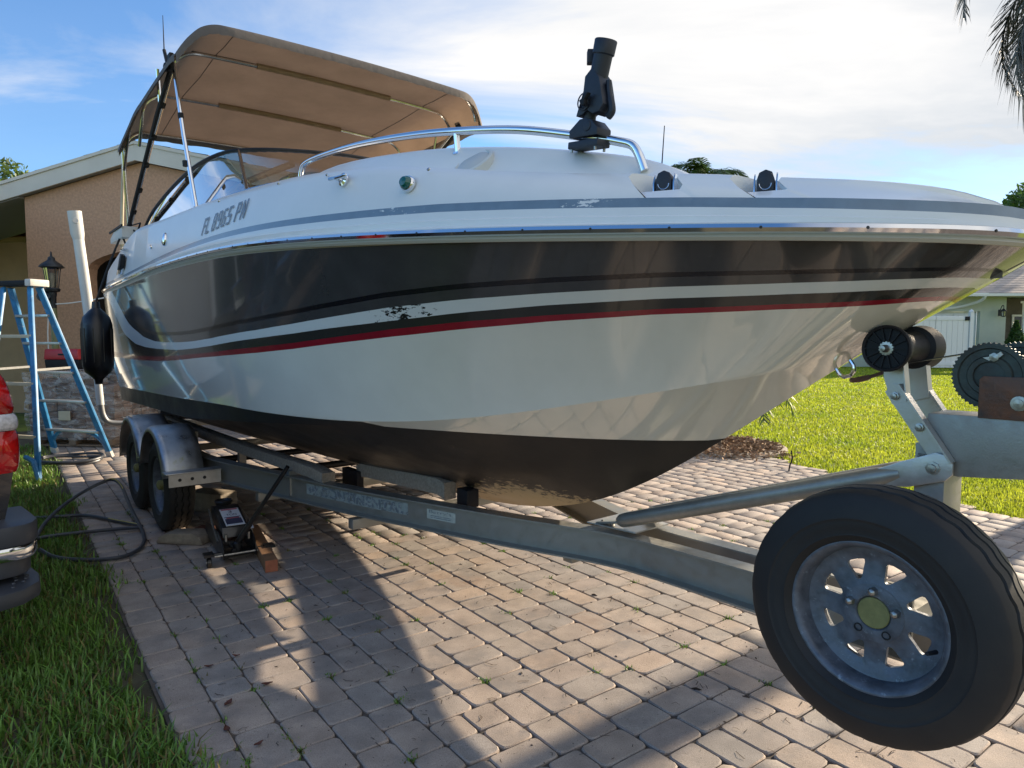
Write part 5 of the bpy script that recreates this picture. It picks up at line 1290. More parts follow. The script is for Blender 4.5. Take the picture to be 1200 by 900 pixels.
m_ = MB(); m_.box((0, 0, .040), (.88, .076, .076)); tb = m_.build('timber_block', 'wood', None, bevel=.004, loc=(-1.685, 4.50, 0), rot=(0, 0, math.atan2(.70, -.37)))
tag(tb, 'square brown timber lying on the pavers to the right of the floor jack', 'timber')
m_ = MB(); m_.box((-.4405, 0, .040), (.002, .072, .072)); m_.build('end_grain', 'wood_end', tb)
m_ = MB(); m_.box((0, 0, .04), (.30, .085, .075)); tag(m_.build('wood_block', 'wood_red', None, bevel=.006, loc=(-2.13, 4.83, 0), rot=(0, 0, R(-14))), 'short dark red brown timber offcut on the pavers to the left of the floor jack', 'timber')
m_ = MB(); m_.prism([(0, 0), (.36, 0), (.345, .055), (.28, .085), (.08, .075), (.02, .05)], (0, 0, 0), (1, 0, 0), (0, 0, 1), (0, .15, 0)); 
tag(m_.build('wheel_chock', 'block', None, bevel=.018, loc=(-2.50, 4.69, 0), rot=(0, 0, R(-8))), 'flat mossy concrete block chocking the front trailer wheel', 'chock')
m_ = MB(); m_.prism([(0, 0), (.40, 0), (.40, .16), (.05, .16), (0, .12)], (0, 0, 0), (1, 0, 0), (0, 0, 1), (0, .19, 0)); tag(m_.build('concrete_block', 'block', None, bevel=.014, loc=(-2.75, 5.62, 0), rot=(0, 0, R(-20))), 'brown concrete block on the pavers behind the front trailer wheel', 'block')

# hose: lies in loops from the verge to the trailer wheels
def gp(px, py, z): 
    a = (px - 600) / 800; b = -(py - 450) / 800; th = math.atan(56 / 800)
    d = Vector((a, math.cos(th) + b * math.sin(th), -math.sin(th) + b * math.cos(th))); t = (z - 1.45) / d.z; return Vector((0, 0, 1.45)) + d * t
hz = [(15, 608, .02), (60, 606, .03), (100, 604, .02), (140, 611, .02), (166, 617, .03), (135, 620, .02), (95, 624, .03), (55, 629, .03), (30, 634, .03)]
h2 = [(42, 632, .03), (49, 618, .06), (62, 603, .10), (80, 588, .14), (100, 575, .17), (118, 566, .18), (132, 562, .18), (142, 569, .15), (149, 585, .10), (156, 601, .06), (163, 614, .04), (168, 625, .02), (169, 634, .02), (163, 643, .02), (148, 651, .02), (125, 655, .02), (95, 656, .025), (65, 653, .03), (47, 644, .03)]
hs = thing('garden_hose', 'dark grey garden hose with a yellow line looped over the verge and pavers', 'hose', (-2.9, 4.6, 0)); o_ = Vector((-2.9, 4.6, 0))
for pts in (hz, h2):
    c = spline([gp(*p) - o_ for p in pts], 6); m_ = MB(); m_.tube(c, .013, 8); hb = m_.build('hose_loop', 'hose', hs)
    a, b = (len(c) // 3, int(len(c) * .55)) if pts is hz else (int(len(c) * .30), int(len(c) * .42))
    m_ = MB(); m_.tube([p + Vector((.002, -.008, .0095)) for p in c[a:b]], .0042, 5); m_.build('hose_line', 'hose_y', hb)
m_ = MB(); m_.tube([(.30 * math.cos(t) * 1.15, .27 * math.sin(t), .03 + .01 * math.sin(3 * t)) for t in np.linspace(0, 2 * math.pi, 41)], .016, 8); m_.tube([(.31 * math.cos(t) * 1.15, .29 * math.sin(t), .055 + .01 * math.sin(2 * t)) for t in np.linspace(0, 2 * math.pi, 41)], .016, 8)
tag(m_.build('coiled_hose', 'hose', None, loc=(-5.10, 7.78, 0)), 'flat coil of dark hose lying on the pavers under the stepladder', 'hose')

# ------------------------------------------------------------------ stepladder
ld = thing('stepladder', 'blue fibreglass stepladder with aluminium steps standing open behind the pickup', 'ladder', (-5.3, 7.6, 0))
lo = Vector((-5.3, 7.6, 0)); acr = Vector((.945, -.326, 0)); topc = Vector((-5.43, 7.60, 2.03)) - lo
FR, FL, RR = Vector((-4.85, 8.17, 0)) - lo, Vector((-5.72, 8.47, 0)) - lo, Vector((-4.73, 6.74, 0)) - lo; RL = RR - acr * .86
tFR, tFL = topc + acr * .205 + Vector((.02, .05, -.04)), topc - acr * .205 + Vector((0, .05, -.04)); tRR, tRL = topc + acr * .205 + Vector((0, -.06, -.04)), topc - acr * .205 + Vector((0, -.06, -.04))
for a, b in ((tFR, FR), (tFL, FL)):
    m_ = MB(); m_.bar(a, b, .03, .085, up=acr); lr = m_.build('front_rail', 'lad_blue', ld, bevel=.004)
    m_ = MB(); d = (b - a); m_.bar(a + d * .965, b, .036, .092, up=acr); m_.build('rail_foot', 'lad_cap', lr)
for a, b in ((tRR, RR), (tRL, RL)):
    m_ = MB(); m_.bar(a, b, .028, .06, up=acr); m_.build('rear_rail', 'lad_blue', ld, bevel=.004)
for z in (.31, .68, 1.03, 1.37, 1.68):
    t = (1.99 - z) / 1.99; a, b = tFL.lerp(FL, t), tFR.lerp(FR, t); m_ = MB(); m_.bar(a, b, .085, .028); m_.build('step', 'lad_al', ld, bevel=.004)
for z in (.42, .95, 1.45):
    t = (1.99 - z) / 1.99; m_ = MB(); m_.bar(tRL.lerp(RL, t), tRR.lerp(RR, t), .03, .035); m_.build('rear_bar', 'cream', ld, bevel=.003)
for f, t_, sgn in ((FR, tFR, -1), (FL, tFL, 1)):
    m_ = MB(); a = t_.lerp(f, .93); b = t_.lerp(f, .845) + acr * sgn * .22; m_.tube(spline([a, a.lerp(b, .5) + Vector((0, 0, .03)), b], 4), .022, 6); m_.build('corner_brace', 'lad_blue', ld)
m_ = MB(); m_.tube([RR + Vector((0, 0, .02)), RR + Vector((-.06, .02, .20)), RR + Vector((-.16, .05, .24))], .025, 6); m_.build('corner_brace', 'lad_blue', ld)
for sgn, f, r_, tf, tr in ((1, FR, RR, tFR, tRR), (-1, FL, RL, tFL, tRL)):
    m_ = MB(); m_.bar(tf.lerp(f, .45), tr.lerp(r_, .45), .006, .025); m_.build('spreader', 'lad_al', ld)
ca = math.atan2(acr.y, acr.x)
m_ = MB(); m_.box(topc, (.56, .20, .055), 0, Matrix.Rotation(ca, 3, 'Z')); cp = m_.build('top_cap', 'black_plastic', ld, bevel=.008)
m_ = MB(); m_.box(topc + acr * .255, (.09, .215, .075), 0, Matrix.Rotation(ca, 3, 'Z')); m_.build('cap_end', 'lad_cap', cp, bevel=.010)

# ------------------------------------------------------------------ pickup truck parked on the verge, tail towards us
trz = math.atan2(-UB.y, -UB.x) + R(6)
tk = thing('pickup_truck', 'black pickup truck with red tail lamp and grey bumper parked on the grass', 'truck', Wd(1.97, 2.205), trz)
# local: x runs to the truck's front, its right side is towards y = 0, body at y > 0 going left
def TK(x, y, z): return Vector((x, y, z))
WDT = 1.88
m_ = MB()
def tkbody(x0, x1, prof):
    rows = []
    for x in np.linspace(x0, x1, 2): rows.append([TK(x, y, z) for y, z in prof])
    m_.grid(rows); m_.add([TK(x0, y, z) for y, z in prof], [list(range(len(prof)))]); m_.add([TK(x1, y, z) for y, z in prof], [list(range(len(prof)))[::-1]])
side_p = [(.10, .60), (.06, .62), (.03, .75), (.0, .95), (.015, 1.15), (.05, 1.30), (.10, 1.33)]
prof = side_p + [(WDT - y, z) for y, z in side_p[::-1]]
tkbody(.03, 1.95, prof)
tkbody(1.97, 5.5, [(.10, .50), (.04, .55), (.0, .95), (.02, 1.12), (.06, 1.20)] + [(WDT - .06, 1.20), (WDT - .02, 1.12), (WDT, .95), (WDT - .04, .55), (WDT - .10, .50)])
bd = m_.build('body', 'car_black', tk, angle=50, weld=True)
m_ = MB(); r0 = [TK(2.0, .07, 1.2), TK(2.05, .22, 1.80), TK(2.05, WDT - .22, 1.80), TK(2.0, WDT - .07, 1.2)]; r1 = [TK(3.95, .07, 1.2), TK(3.2, .22, 1.82), TK(3.2, WDT - .22, 1.82), TK(3.95, WDT - .07, 1.2)]
m_.grid([r0, r1]); m_.add(r0, [(0, 1, 2, 3)]); m_.add(r1, [(3, 2, 1, 0)]); m_.build('cab', 'car_black', tk, bevel=.03)
m_ = MB(); m_.add([TK(2.15, .075, 1.27), TK(3.65, .085, 1.27), TK(3.15, .195, 1.72), TK(2.18, .185, 1.72)], [(0, 1, 2, 3)]); m_.build('side_window', 'dark_win', tk)
m_ = MB(); m_.box(TK(3.35, -.075, 1.36), (.09, .20, .26)); mr = m_.build('door_mirror', 'car_black', tk, bevel=.025); m_ = MB(); m_.box(TK(3.303, -.075, 1.36), (.004, .16, .21)); m_.build('mirror_glass', 'chrome', mr)
for x in (.95, 4.45):
    for y, ax in ((.10, -1), (WDT - .10, 1)):
        m_ = MB(); m_.lathe([(-.11, 0), (-.11, .26), (-.10, .34), (-.06, .375), (.06, .375), (.10, .34), (.11, .26), (.10, .25), (.08, .10), (.08, 0)], TK(x, y, .375), (0, ax, 0), 30); m_.build('wheel', 'tire', tk)
# tail lamp: three stacked lenses, bulging round the corner
def lens(z0, z1, o0, o1, nm, mt, par):
    rows = []; n = 9
    for k in range(n + 1):
        f = k / n; z = z0 + (z1 - z0) * f; bl = .012 * math.sin(math.pi * f) ** .5
        oo = o0 + (o1 - o0) * f
        rows.append([TK(.14 + 0 * oo, oo - .004 - bl, z), TK(.06, oo - .006 - bl, z), TK(.035 - bl * .6, oo + .004 - bl, z), TK(.018 - bl, oo + .025 - bl * .5, z), TK(.012 - bl, oo + .06, z), TK(.012 - bl, .26, z), TK(.03, .262, z)])
    m_ = MB(); m_.grid(rows); return m_.build(nm, mt, par, angle=70)
tl = lens(.865, 1.045, .0, -.004, 'tail_lamp', 'tail_red', tk)
lens(1.047, 1.118, -.004, .002, 'reverse_lens', 'tail_white', tl); lens(1.12, 1.29, .002, .042, 'upper_lens', 'tail_red', tl)
for z in np.linspace(.89, 1.27, 16):
    if 1.04 < z < 1.12: continue
    m_ = MB(); m_.box(TK(.0075, .15, z), (.004, .15, .004)); m_.build('lens_ridge', 'tail_red', tl)
# bumper
def bump(z0, z1, x_, y_, nm, mt, par, r=.06):
    pts = [(.28, y_ + .005), (.10, y_), (x_ + r, y_), (x_ + r * .4, y_ + r * .25), (x_ + r * .1, y_ + r * .6), (x_, y_ + r * 1.2), (x_ - .02, y_ + .5), (x_ - .03, WDT / 2), (x_ - .02, WDT - y_ - .5), (x_, WDT - y_ - r * 1.2), (x_ + r * .4, WDT - y_ - r * .25), (.10, WDT - y_), (.28, WDT - y_)]
    m_ = MB(); m_.prism(pts, (0, 0, z0), (1, 0, 0), (0, 1, 0), (0, 0, z1 - z0)); return m_.build(nm, mt, par, bevel=.012)
bp = bump(.575, .665, -.13, -.055, 'bumper', 'bump_grey', tk, .10)
bump(.515, .575, -.125, -.052, 'chrome_strip', 'chrome', bp, .10); bump(.44, .514, -.10, -.03, 'bumper_valance', 'bump_grey', bp, .10)
m_ = MB(); m_.prism([(-.24, .16), (-.20, .03), (-.12, -.04), (0, -.06), (.15, -.05), (.15, .5), (-.24, .5)], (0, 0, .345), (1, 0, 0), (0, 1, 0), (0, 0, .07)); st = m_.build('bumper_step', 'bump_grey', tk, bevel=.022)
for x, y in ((-.10, .015), (-.06, .0), (-.02, -.01), (-.10, .05), (-.06, .035), (-.02, .03), (-.15, .06)):
    m_ = MB(); m_.lathe([(0, .009), (.005, .007), (.006, 0)], TK(x, y, .4155), (0, 0, 1), 8); m_.build('grip_stud', 'bump_grey', st)

# ------------------------------------------------------------------ tan house with its gable towards us
hw_ = R(-9); HX = Vector((math.cos(hw_), math.sin(hw_), 0)); HY = Vector((-HX.y, HX.x, 0))
ho = Vector((-5.86, 11.0, 0))                      # below the gable's peak
hs_ = thing('tan_house', 'tan stucco house with cream gable fascia and an arched garage opening behind the boat', 'house', ho, hw_)
PKZ, PITCH, XL, XR = 4.19, .225, -2.13, 3.1
def gz(x): return PKZ - PITCH * abs(x)
# front wall with the arched opening (x from -.98 to 1.9, spring at 2.45)
ax0, ax1, spr, rise = -1.05, 2.1, 2.42, .45
arch = [(ax0, 0)] + [(ax0 + (ax1 - ax0) * (0.5 - .5 * math.cos(math.pi * k / 20)), spr + rise * math.sin(math.pi * k / 20) ** .7) for k in range(21)] + [(ax1, 0)]
m_ = MB()
th = .22
def wallp(poly): m_.prism(poly, (0, 0, 0), (1, 0, 0), (0, 0, 1), (0, th, 0))
wallp([(XL, 0), (ax0, 0), (ax0, gz(ax0)), (XL, gz(XL))]); wallp([(ax1, 0), (XR, 0), (XR, gz(XR)), (ax1, gz(ax1))])
ap = arch[1:-1]
for (xa, za), (xb, zb) in zip(ap, ap[1:]):
    if xb - xa < 1e-5: continue
    if xa < 0 < xb: wallp([(xa, za), (xb, zb), (xb, gz(xb)), (0, PKZ), (xa, gz(xa))])
    else: wallp([(xa, za), (xb, zb), (xb, gz(xb)), (xa, gz(xa))])
m_.build('front_wall', 'stucco', hs_)
m_ = MB(); m_.prism([(XL, 0), (XL + .2, 0), (XL + .2, gz(XL)), (XL, gz(XL))], (0, th + .004, 0), (1, 0, 0), (0, 0, 1), (0, 9, 0)); m_.prism([(XR - .2, 0), (XR, 0), (XR, gz(XR)), (XR - .2, gz(XR))], (0, th + .004, 0), (1, 0, 0), (0, 0, 1), (0, 9, 0)); m_.build('side_wall', 'stucco_s', hs_)
# side porch wall to the left, set back
m_ = MB(); m_.box((-4.6, 1.45, 1.6), (4.8, .2, 3.2)); m_.build('porch_wall', 'stucco_s', hs_)
# rake boards and eave soffit
for sg, xe in ((-1, -6.2), (1, 3.75)):
    p0, p1 = Vector((0, -.42, PKZ + .245)), Vector((xe, -.42, PKZ + .245 - PITCH * abs(xe)))
    m_ = MB(); m_.prism([(p0.x, p0.z - .245), (p0.x, p0.z + .03), (p1.x, p1.z + .03), (p1.x, p1.z - .245)], (0, -.14, 0), (1, 0, 0), (0, 0, 1), (0, .03, 0)); rb = m_.build('rake_board', 'fascia', hs_)
    m_ = MB(); m_.prism([(p0.x, p0.z + .0), (p0.x, p0.z + .05), (p1.x, p1.z + .05), (p1.x, p1.z + .0)], (0, -.162, 0), (1, 0, 0), (0, 0, 1), (0, .02, 0)); m_.build('drip_edge', 'fascia', rb)
    m_ = MB(); m_.prism([(p0.x, p0.z - .235), (p0.x, p0.z - .215), (p1.x, p1.z - .215), (p1.x, p1.z - .235)], (0, -.108, 0), (1, 0, 0), (0, 0, 1), (0, .104, 0)); m_.build('soffit', 'soffit', hs_)
m_ = MB(); m_.prism([(XL - .004, gz(XL) - .02), (XL - .004, gz(XL)), (-6.2, gz(6.2)), (-6.2, gz(6.2) - .02)], (0, -.10, 0), (1, 0, 0), (0, 0, 1), (0, 1.5, 0)); m_.build('porch_soffit', 'soffit', hs_)
# roof: gable slopes and the main roof behind, tiles laid in courses
def tiles(m_, o, ex, ey, nx, ny, tw, tl, st=1):
    for j in range(ny):
        for i in range(nx):
            a = o + ex * (i * tw + (tw / 2 if j % 2 and st else 0)) + ey * (j * tl); n = ex.cross(ey)
            dz = random.uniform(0, .006)
            m_.add([a + n * (.014 + dz), a + ex * (tw - .008) + n * (.014 + dz), a + ex * (tw - .008) + ey * (tl + .02) + n * (.004 + dz), a + ey * (tl + .02) + n * (.004 + dz), a, a + ex * (tw - .008)], [(0, 1, 2, 3), (4, 5, 1, 0)])
for sg, xe in ((-1, -6.2), (1, 3.75)):
    sl = Vector((-sg * 1, 0, PITCH)).normalized(); base = Vector((xe, -.155, PKZ + .285 - PITCH * abs(xe)))
    L_ = abs(xe) * math.hypot(1, PITCH); ny = int(L_ / .30); m_ = MB()
    m_.add([base, base + Vector((0, 9, 0)), base + Vector((0, 9, 0)) + sl * L_, base + sl * L_], [(0, 1, 2, 3)])
    if sg > 0: tiles(m_, base + Vector((0, 0, .004)), Vector((0, 1, 0)), sl, 26, ny, .33, L_ / ny, 0)
    else: tiles(m_, base + Vector((0, 26 * .33, .004)), Vector((0, -1, 0)), sl, 26, ny, .33, L_ / ny, 0)
    t_ = m_.build('gable_roof', 'tile', hs_, recalc=False)
m_ = MB(); mo = Vector((-5.0, 2.0, 3.40)); ms = Vector((0, 1, .44)).normalized(); tiles(m_, mo, Vector((1, 0, 0)), ms, 33, 13, .33, .32)
m_.add([mo, mo + Vector((10.9, 0, 0)), mo + Vector((10.9, 0, 0)) + ms * 4.4, mo + ms * 4.4], [(0, 1, 2, 3)]); m_.build('main_roof', 'tile', hs_, recalc=False)
# garage inside
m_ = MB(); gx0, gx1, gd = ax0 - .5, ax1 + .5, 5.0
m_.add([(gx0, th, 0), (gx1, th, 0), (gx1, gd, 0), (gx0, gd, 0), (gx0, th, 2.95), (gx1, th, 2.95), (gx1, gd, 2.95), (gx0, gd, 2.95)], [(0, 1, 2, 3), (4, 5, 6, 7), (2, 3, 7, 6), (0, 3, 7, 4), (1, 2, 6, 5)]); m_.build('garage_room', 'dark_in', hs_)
m_ = MB(); m_.box((.5, .9, 2.62), (3.2, .05, .10)); m_.box((.5, 1.3, 2.50), (3.2, .05, .09)); m_.box((.5, 1.7, 2.40), (3.2, .5, .03)); m_.build('garage_door_track', 'white_in', hs_)
def gthing(nm, lab, cat, loc, sz, mt, bev=.02):
    w = ho + HX * loc[0] + HY * loc[1] + Vector((0, 0, loc[2])); m_ = MB(); m_.box((0, 0, sz[2] / 2), sz); o = m_.build(nm, mt, None, bevel=bev, loc=w, rot=(0, 0, hw_)); return tag(o, lab, cat)
o = gthing('tool_cabinet', 'tall black tool cabinet just inside the arched garage opening', 'cabinet', (-.45, 1.1, 0), (.75, .5, 1.75), 'jack')
for z in (.35, .75, 1.15, 1.5):
    m_ = MB(); m_.box((0, -.256, z), (.68, .012, .30)); d = m_.build('drawer', 'darksteel', o, bevel=.006); m_ = MB(); m_.box((0, -.272, z + .10), (.4, .018, .02)); m_.build('drawer_handle', 'chrome_w', d)
o = gthing('fuel_can', 'small red can on top of the black cabinet in the garage', 'can', (-.62, 1.05, 1.755), (.26, .2, .26), 'redpaint', .03)
m_ = MB(); m_.tube(spline([(-.08, 0, .25), (-.05, 0, .33), (.05, 0, .33), (.08, 0, .25)], 4), .014, 6); m_.build('can_handle', 'redpaint', o)
wl = ho + HX * -.30 + HY * 1.0; m_ = MB(); m_.lathe([(0, .11), (.02, .13), (.24, .14), (.26, .12), (.26, .0)], (0, 0, 0), (0, 0, 1), 18); o = m_.build('round_tub', 'white_in', None, loc=(wl.x, wl.y, 1.755)); tag(o, 'small white tub on top of the black cabinet in the garage', 'tub'); m_ = MB(); m_.tube(spline([(-.13, 0, .2), (-.1, -.1, .30), (.1, -.1, .30), (.13, 0, .2)], 4), .005, 5); m_.build('tub_handle', 'chrome_w', o)
# conduit and boxes on the porch side
def conduit(x, y, z0, z1, r): 
    m_ = MB(); m_.tube([(x, y, z0), (x, y, z1)], r, 8); c = m_.build('conduit', 'pvc', hs_)
    for z in np.linspace(z0 + .3, z1 - .3, 3):
        m_ = MB(); m_.box((x, y, z), (r * 4, r * 1.6, .03)); m_.build('conduit_clip', 'pvc', c)
conduit(-2.42, 1.2, 1.8, 3.45, .035); conduit(-2.66, 1.2, 1.9, 3.3, .03)
m_ = MB(); m_.tube(spline([(-2.66, 1.2, 3.25), (-2.64, 1.15, 3.38), (-2.5, 1.1, 3.48)], 5), .03, 8); m_.build('conduit', 'pvc', hs_)
m_ = MB(); m_.box((-2.72, 1.22, 1.88), (.30, .2, .42)); mb_ = m_.build('meter_box', 'meter', hs_, bevel=.015); m_ = MB(); m_.lathe([(0, .085), (.06, .08), (.09, .05), (.095, 0)], (-2.72, 1.12, 1.95), (0, -1, 0), 18); m_.build('meter_dial', 'lamp_glass', mb_)
m_ = MB(); m_.box((-2.38, 1.15, 1.74), (.36, .16, .16)); m_.build('junction_box', 'meter', hs_, bevel=.01)

# lantern on an olive pole
lt = thing('lamp_post', 'dark four sided lantern on an olive pole in front of the tan wall', 'lamp', (-6.88, 10.3, 0))
m_ = MB(); m_.tube([(0, 0, 0), (0, 0, 1.87)], .045, 12); m_.build('pole', 'pole_green', lt)
m_ = MB(); m_.lathe([(1.6, .05), (1.85, .05), (1.88, .06), (1.94, .06), (1.96, .11), (2.0, .12), (2.03, .10)], (0, 0, 0), (0, 0, 1), 14); m_.lathe([(-.02, .10), (.0, .13), (.05, .13), (.07, .09), (.07, 0)], (-.13, 0, 1.87), (0, -.6, .2), 14); m_.build('lamp_base', 'lantern', lt)
m_ = MB()
for k in range(8):
    t = 2 * math.pi * k / 8 + .2; m_.tube([(.095 * math.cos(t), .095 * math.sin(t), 2.03), (.14 * math.cos(t), .14 * math.sin(t), 2.42)], .008, 5)
m_.lathe([(2.41, .15), (2.43, .20), (2.44, .20), (2.50, .15), (2.56, .075), (2.58, .06), (2.62, .055), (2.65, .02), (2.73, .012), (2.75, 0)], (0, 0, 0), (0, 0, 1), 8, smooth=False); m_.build('lantern_frame', 'lantern', lt)
m_ = MB(); m_.lathe([(2.03, .088), (2.42, .132)], (0, 0, 0), (0, 0, 1), 8, smooth=False); m_.build('lantern_glass', 'lamp_glass', lt)
m_ = MB(); m_.lathe([(2.05, .03), (2.12, .03), (2.18, .055), (2.26, .06), (2.32, .035), (2.34, 0)], (0, 0, 0), (0, 0, 1), 14); m_.build('bulb', 'bulb', lt)
m_ = MB(); m_.tube(spline([(.06, -.03, 1.93), (.30, -.02, 1.95), (.75, .05, 2.03), (1.1, .1, 2.12)], 5), .011, 5); m_.tube(spline([(-.02, -.06, 1.9), (-.05, -.08, 1.5), (-.05, -.07, 1.0)], 5), .010, 5); m_.build('lamp_cable', 'pvc', lt)

for ch in lt.children:
    if ch.name.startswith(('pole', 'lamp_cable')): continue
    for v in ch.data.vertices: v.co.x *= .85; v.co.y *= .85; v.co.z = 2.72 - (2.75 - v.co.z) * .76
# wrapped pallet of pavers, with a red box on top
pt = thing('paver_pallet', 'pallet of stacked brown pavers in torn clear wrap behind the stepladder', 'pallet', (-5.72, 9.35, 0), R(-4))
for z in (.02, .11):
    for i in range(5):
        m_ = MB(); m_.box((-.52 + .26 * i, 0, z), (.10 if z > .05 else .12, 1.0, .022)) if z > .05 else m_.box((0, -.42 + .21 * i, z), (1.2, .09, .022)); m_.build('pallet_board', 'pallet', pt)
for x in (-.5, 0, .5):
    m_ = MB(); m_.box((x, 0, .065), (.09, .98, .066)); m_.build('pallet_bearer', 'pallet', pt)
bm_ = MB(); bm_.box((0, 0, 0), (.188, .192, .083)); b0 = bm_.build('brick', 'pavbrick', pt, bevel=.008)
first = True
for k in range(9):
    for i in range(6):
        for j in (0, 4):
            loc = (-.49 + .196 * i + random.uniform(-.008, .008), -.39 + .195 * j + random.uniform(-.008, .008), .166 + .0865 * k)
            if k == 8 and (i in (0, 5) or random.random() < .2): continue
            o = b0 if first else b0.copy()
            if not first: COL.objects.link(o); o.parent = pt
            first = False; o.location = loc; o.rotation_euler = (0, 0, random.uniform(-.04, .04))
        
    for j in (1, 2, 3):
        for i in (0, 5):
            if k == 8: continue
            o = b0.copy(); COL.objects.link(o); o.parent = pt; o.location = (-.49 + .196 * i, -.39 + .195 * j, .166 + .0865 * k)
m_ = MB(); nz, nx = 14, 44; rows = []
for q in range(nz):
    z = .10 + .88 * q / (nz - 1); row = []
    for i in range(nx + 1):
        t = i / nx * 4; s = t % 1; e = int(t) % 4; hx, hy = .615, .515
        c = [(-hx, -hy), (hx, -hy), (hx, hy), (-hx, hy)]; a, b = c[e], c[(e + 1) % 4]
        w = .012 * math.sin(q * 2.1 + i * 1.3) + .014 * math.sin(i * 2.7 - q * .9)
        x, y = a[0] + (b[0] - a[0]) * s, a[1] + (b[1] - a[1]) * s; row.append((x * (1 + w), y * (1 + w), z + .01 * math.sin(i * 1.9)))
    rows.append(row)
top = [(x * .8, y * .8, .985 + .02 * math.sin(i * 1.7)) for i, (x, y, z) in enumerate(rows[-1])]; rows.append(top); rows.append([(0, 0, .99)] * (nx + 1))
m_.grid(rows); m_.build('stretch_wrap', 'wrap', pt, recalc=False)
m_ = MB(); m_.box((-.06, -.535, .42), (.16, .004, .12)); pl_ = m_.build('pallet_label', 'cream', pt)
rb_ = thing('red_toolbox', 'red plastic box with black lower half sitting on the wrapped pallet', 'toolbox', (-5.93, 9.12, 1.012), R(-6))
m_ = MB(); m_.box((0, 0, .065), (.46, .24, .13), taper=1.05); m_.build('box_base', 'black_plastic', rb_, bevel=.015)
m_ = MB(); m_.box((0, 0, .20), (.50, .26, .14), taper=.94); m_.build('box_lid', 'redpaint', rb_, bevel=.02)
m_ = MB(); m_.tube([(.0, -.13, .20), (.0, -.165, .20), (.14, -.165, .20), (.14, -.13, .20)], .012, 6); m_.build('box_handle', 'black_plastic', rb_)

# ------------------------------------------------------------------ pale house across the lawn
ph = thing('pale_house', 'pale green stucco house with white garage door and shingle roof beyond the lawn', 'house', (22.55, 32.2, 0), R(-3))
m_ = MB(); 
def seg(x0, x1, z0, z1, y=0, d=.25): m_.prism([(x0, z0), (x1, z0), (x1, z1), (x0, z1)], (0, y, 0), (1, 0, 0), (0, 0, 1), (0, d, 0))
seg(-7.0, -5.0, 0, 3.35); seg(-5.0, -.55, 2.62, 3.35); seg(-.55, .62, 0, 3.35); 
m_.build('wall', 'house_w', ph)
m_ = MB(); m_.box((2.2, 1.6, 1.65), (3.4, .25, 3.3)); m_.build('entry_wall', 'brownwood', ph); m_ = MB(); m_.box((5.6, .3, 1.65), (4.0, .3, 3.3)); m_.build('wing_wall', 'house_w', ph); m_ = MB(); m_.prism([(0, 0), (.25, 0), (.25, 3.35), (0, 3.35)], (.62, .254, 0), (-1, 0, 0), (0, 0, 1), (0, 1.4, 0)); m_.build('return_wall', 'house_w', ph)
m_ = MB(); m_.box((-2.775, .30, 1.31), (4.45, .06, 2.62)); gd_ = m_.build('garage_door', 'house_trim', ph)
for r_ in range(4):
    for q in range(8):
        m_ = MB(); m_.box((-4.72 + .556 * q, .262, .33 + .65 * r_), (.46, .02, .52)); m_.build('door_panel', 'house_trim', gd_, bevel=.006)
for x in (1.55, 3.7):
    m_ = MB(); m_.box((x, .15, 1.55), (.13, .13, 3.1)); m_.box((x, .15, 3.05), (.24, .24, .1)); m_.build('porch_post', 'house_trim', ph, bevel=.01)
m_ = MB(); m_.box((2.55, 1.46, 1.75), (1.25, .05, 1.35)); wd = m_.build('window', 'dark_win', ph); m_ = MB()
for x, z, a, b in ((2.55, 2.46, 1.45, .09), (2.55, 1.04, 1.45, .09), (1.88, 1.75, .09, 1.4), (3.22, 1.75, .09, 1.4), (2.55, 1.75, .05, 1.33)): m_.box((x, 1.43, z), (a, .05, b))
m_.build('window_frame', 'house_trim', wd)
m_ = MB(); tiles(m_, Vector((-8.2, -.9, 3.42)), Vector((1, 0, 0)), Vector((0, 1, .40)).normalized(), 28, 16, .62, .36)
m_.add([(-8.2, -.9, 3.415), (9.2, -.9, 3.415), (9.2, 5.2, 5.85), (-8.2, 5.2, 5.85)], [(0, 1, 2, 3)]); m_.build('roof', 'shingle', ph, recalc=False)
m_ = MB(); m_.prism([(0, 0), (-.12, .02), (-.13, .14), (0, .15)], (-8.2, -.9, 3.26), (0, 1, 0), (0, 0, 1), (17.4, 0, 0)); gt = m_.build('gutter', 'house_trim', ph)
m_ = MB(); m_.tube(spline([(-.95, -.96, 3.28), (-.98, -.7, 3.08), (-1.4, -.12, 2.86), (-2.6, -.08, 2.70), (-4.9, -.08, 2.6)], 6), .07, 8); m_.build('downspout', 'house_trim', gt)
m_ = MB(); m_.box((.5, -.3, 3.30), (17.2, 1.1, .03)); m_.build('soffit', 'house_trim', ph)
wl_ = thing('wall_lantern', 'black wall lantern beside the garage door of the pale house', 'lantern', (22.72, 31.86, 2.42), 0)
m_ = MB(); m_.box((0, .10, .12), (.12, .04, .30)); m_.tube(spline([(0, .08, .22), (0, -.05, .45), (0, -.15, .42), (0, -.15, .30)], 5), .018, 6); m_.lathe([(-.08, .03), (-.05, .10), (-.03, .10)], (0, -.15, 0), (0, 0, 1), 8); m_.lathe([(.18, .13), (.22, .12), (.30, .03), (.34, 0)], (0, -.15, 0), (0, 0, 1), 8)
for k in range(6): 
    t = k * math.pi / 3; m_.tube([(.09 * math.cos(t), -.15 + .09 * math.sin(t), -.04), (.12 * math.cos(t), -.15 + .12 * math.sin(t), .2)], .012, 5)
m_.build('lantern_frame', 'lantern', wl_); m_ = MB(); m_.lathe([(-.04, .08), (.19, .11)], (0, -.15, 0), (0, 0, 1), 8); m_.build('lantern_glass', 'lamp_glass', wl_)
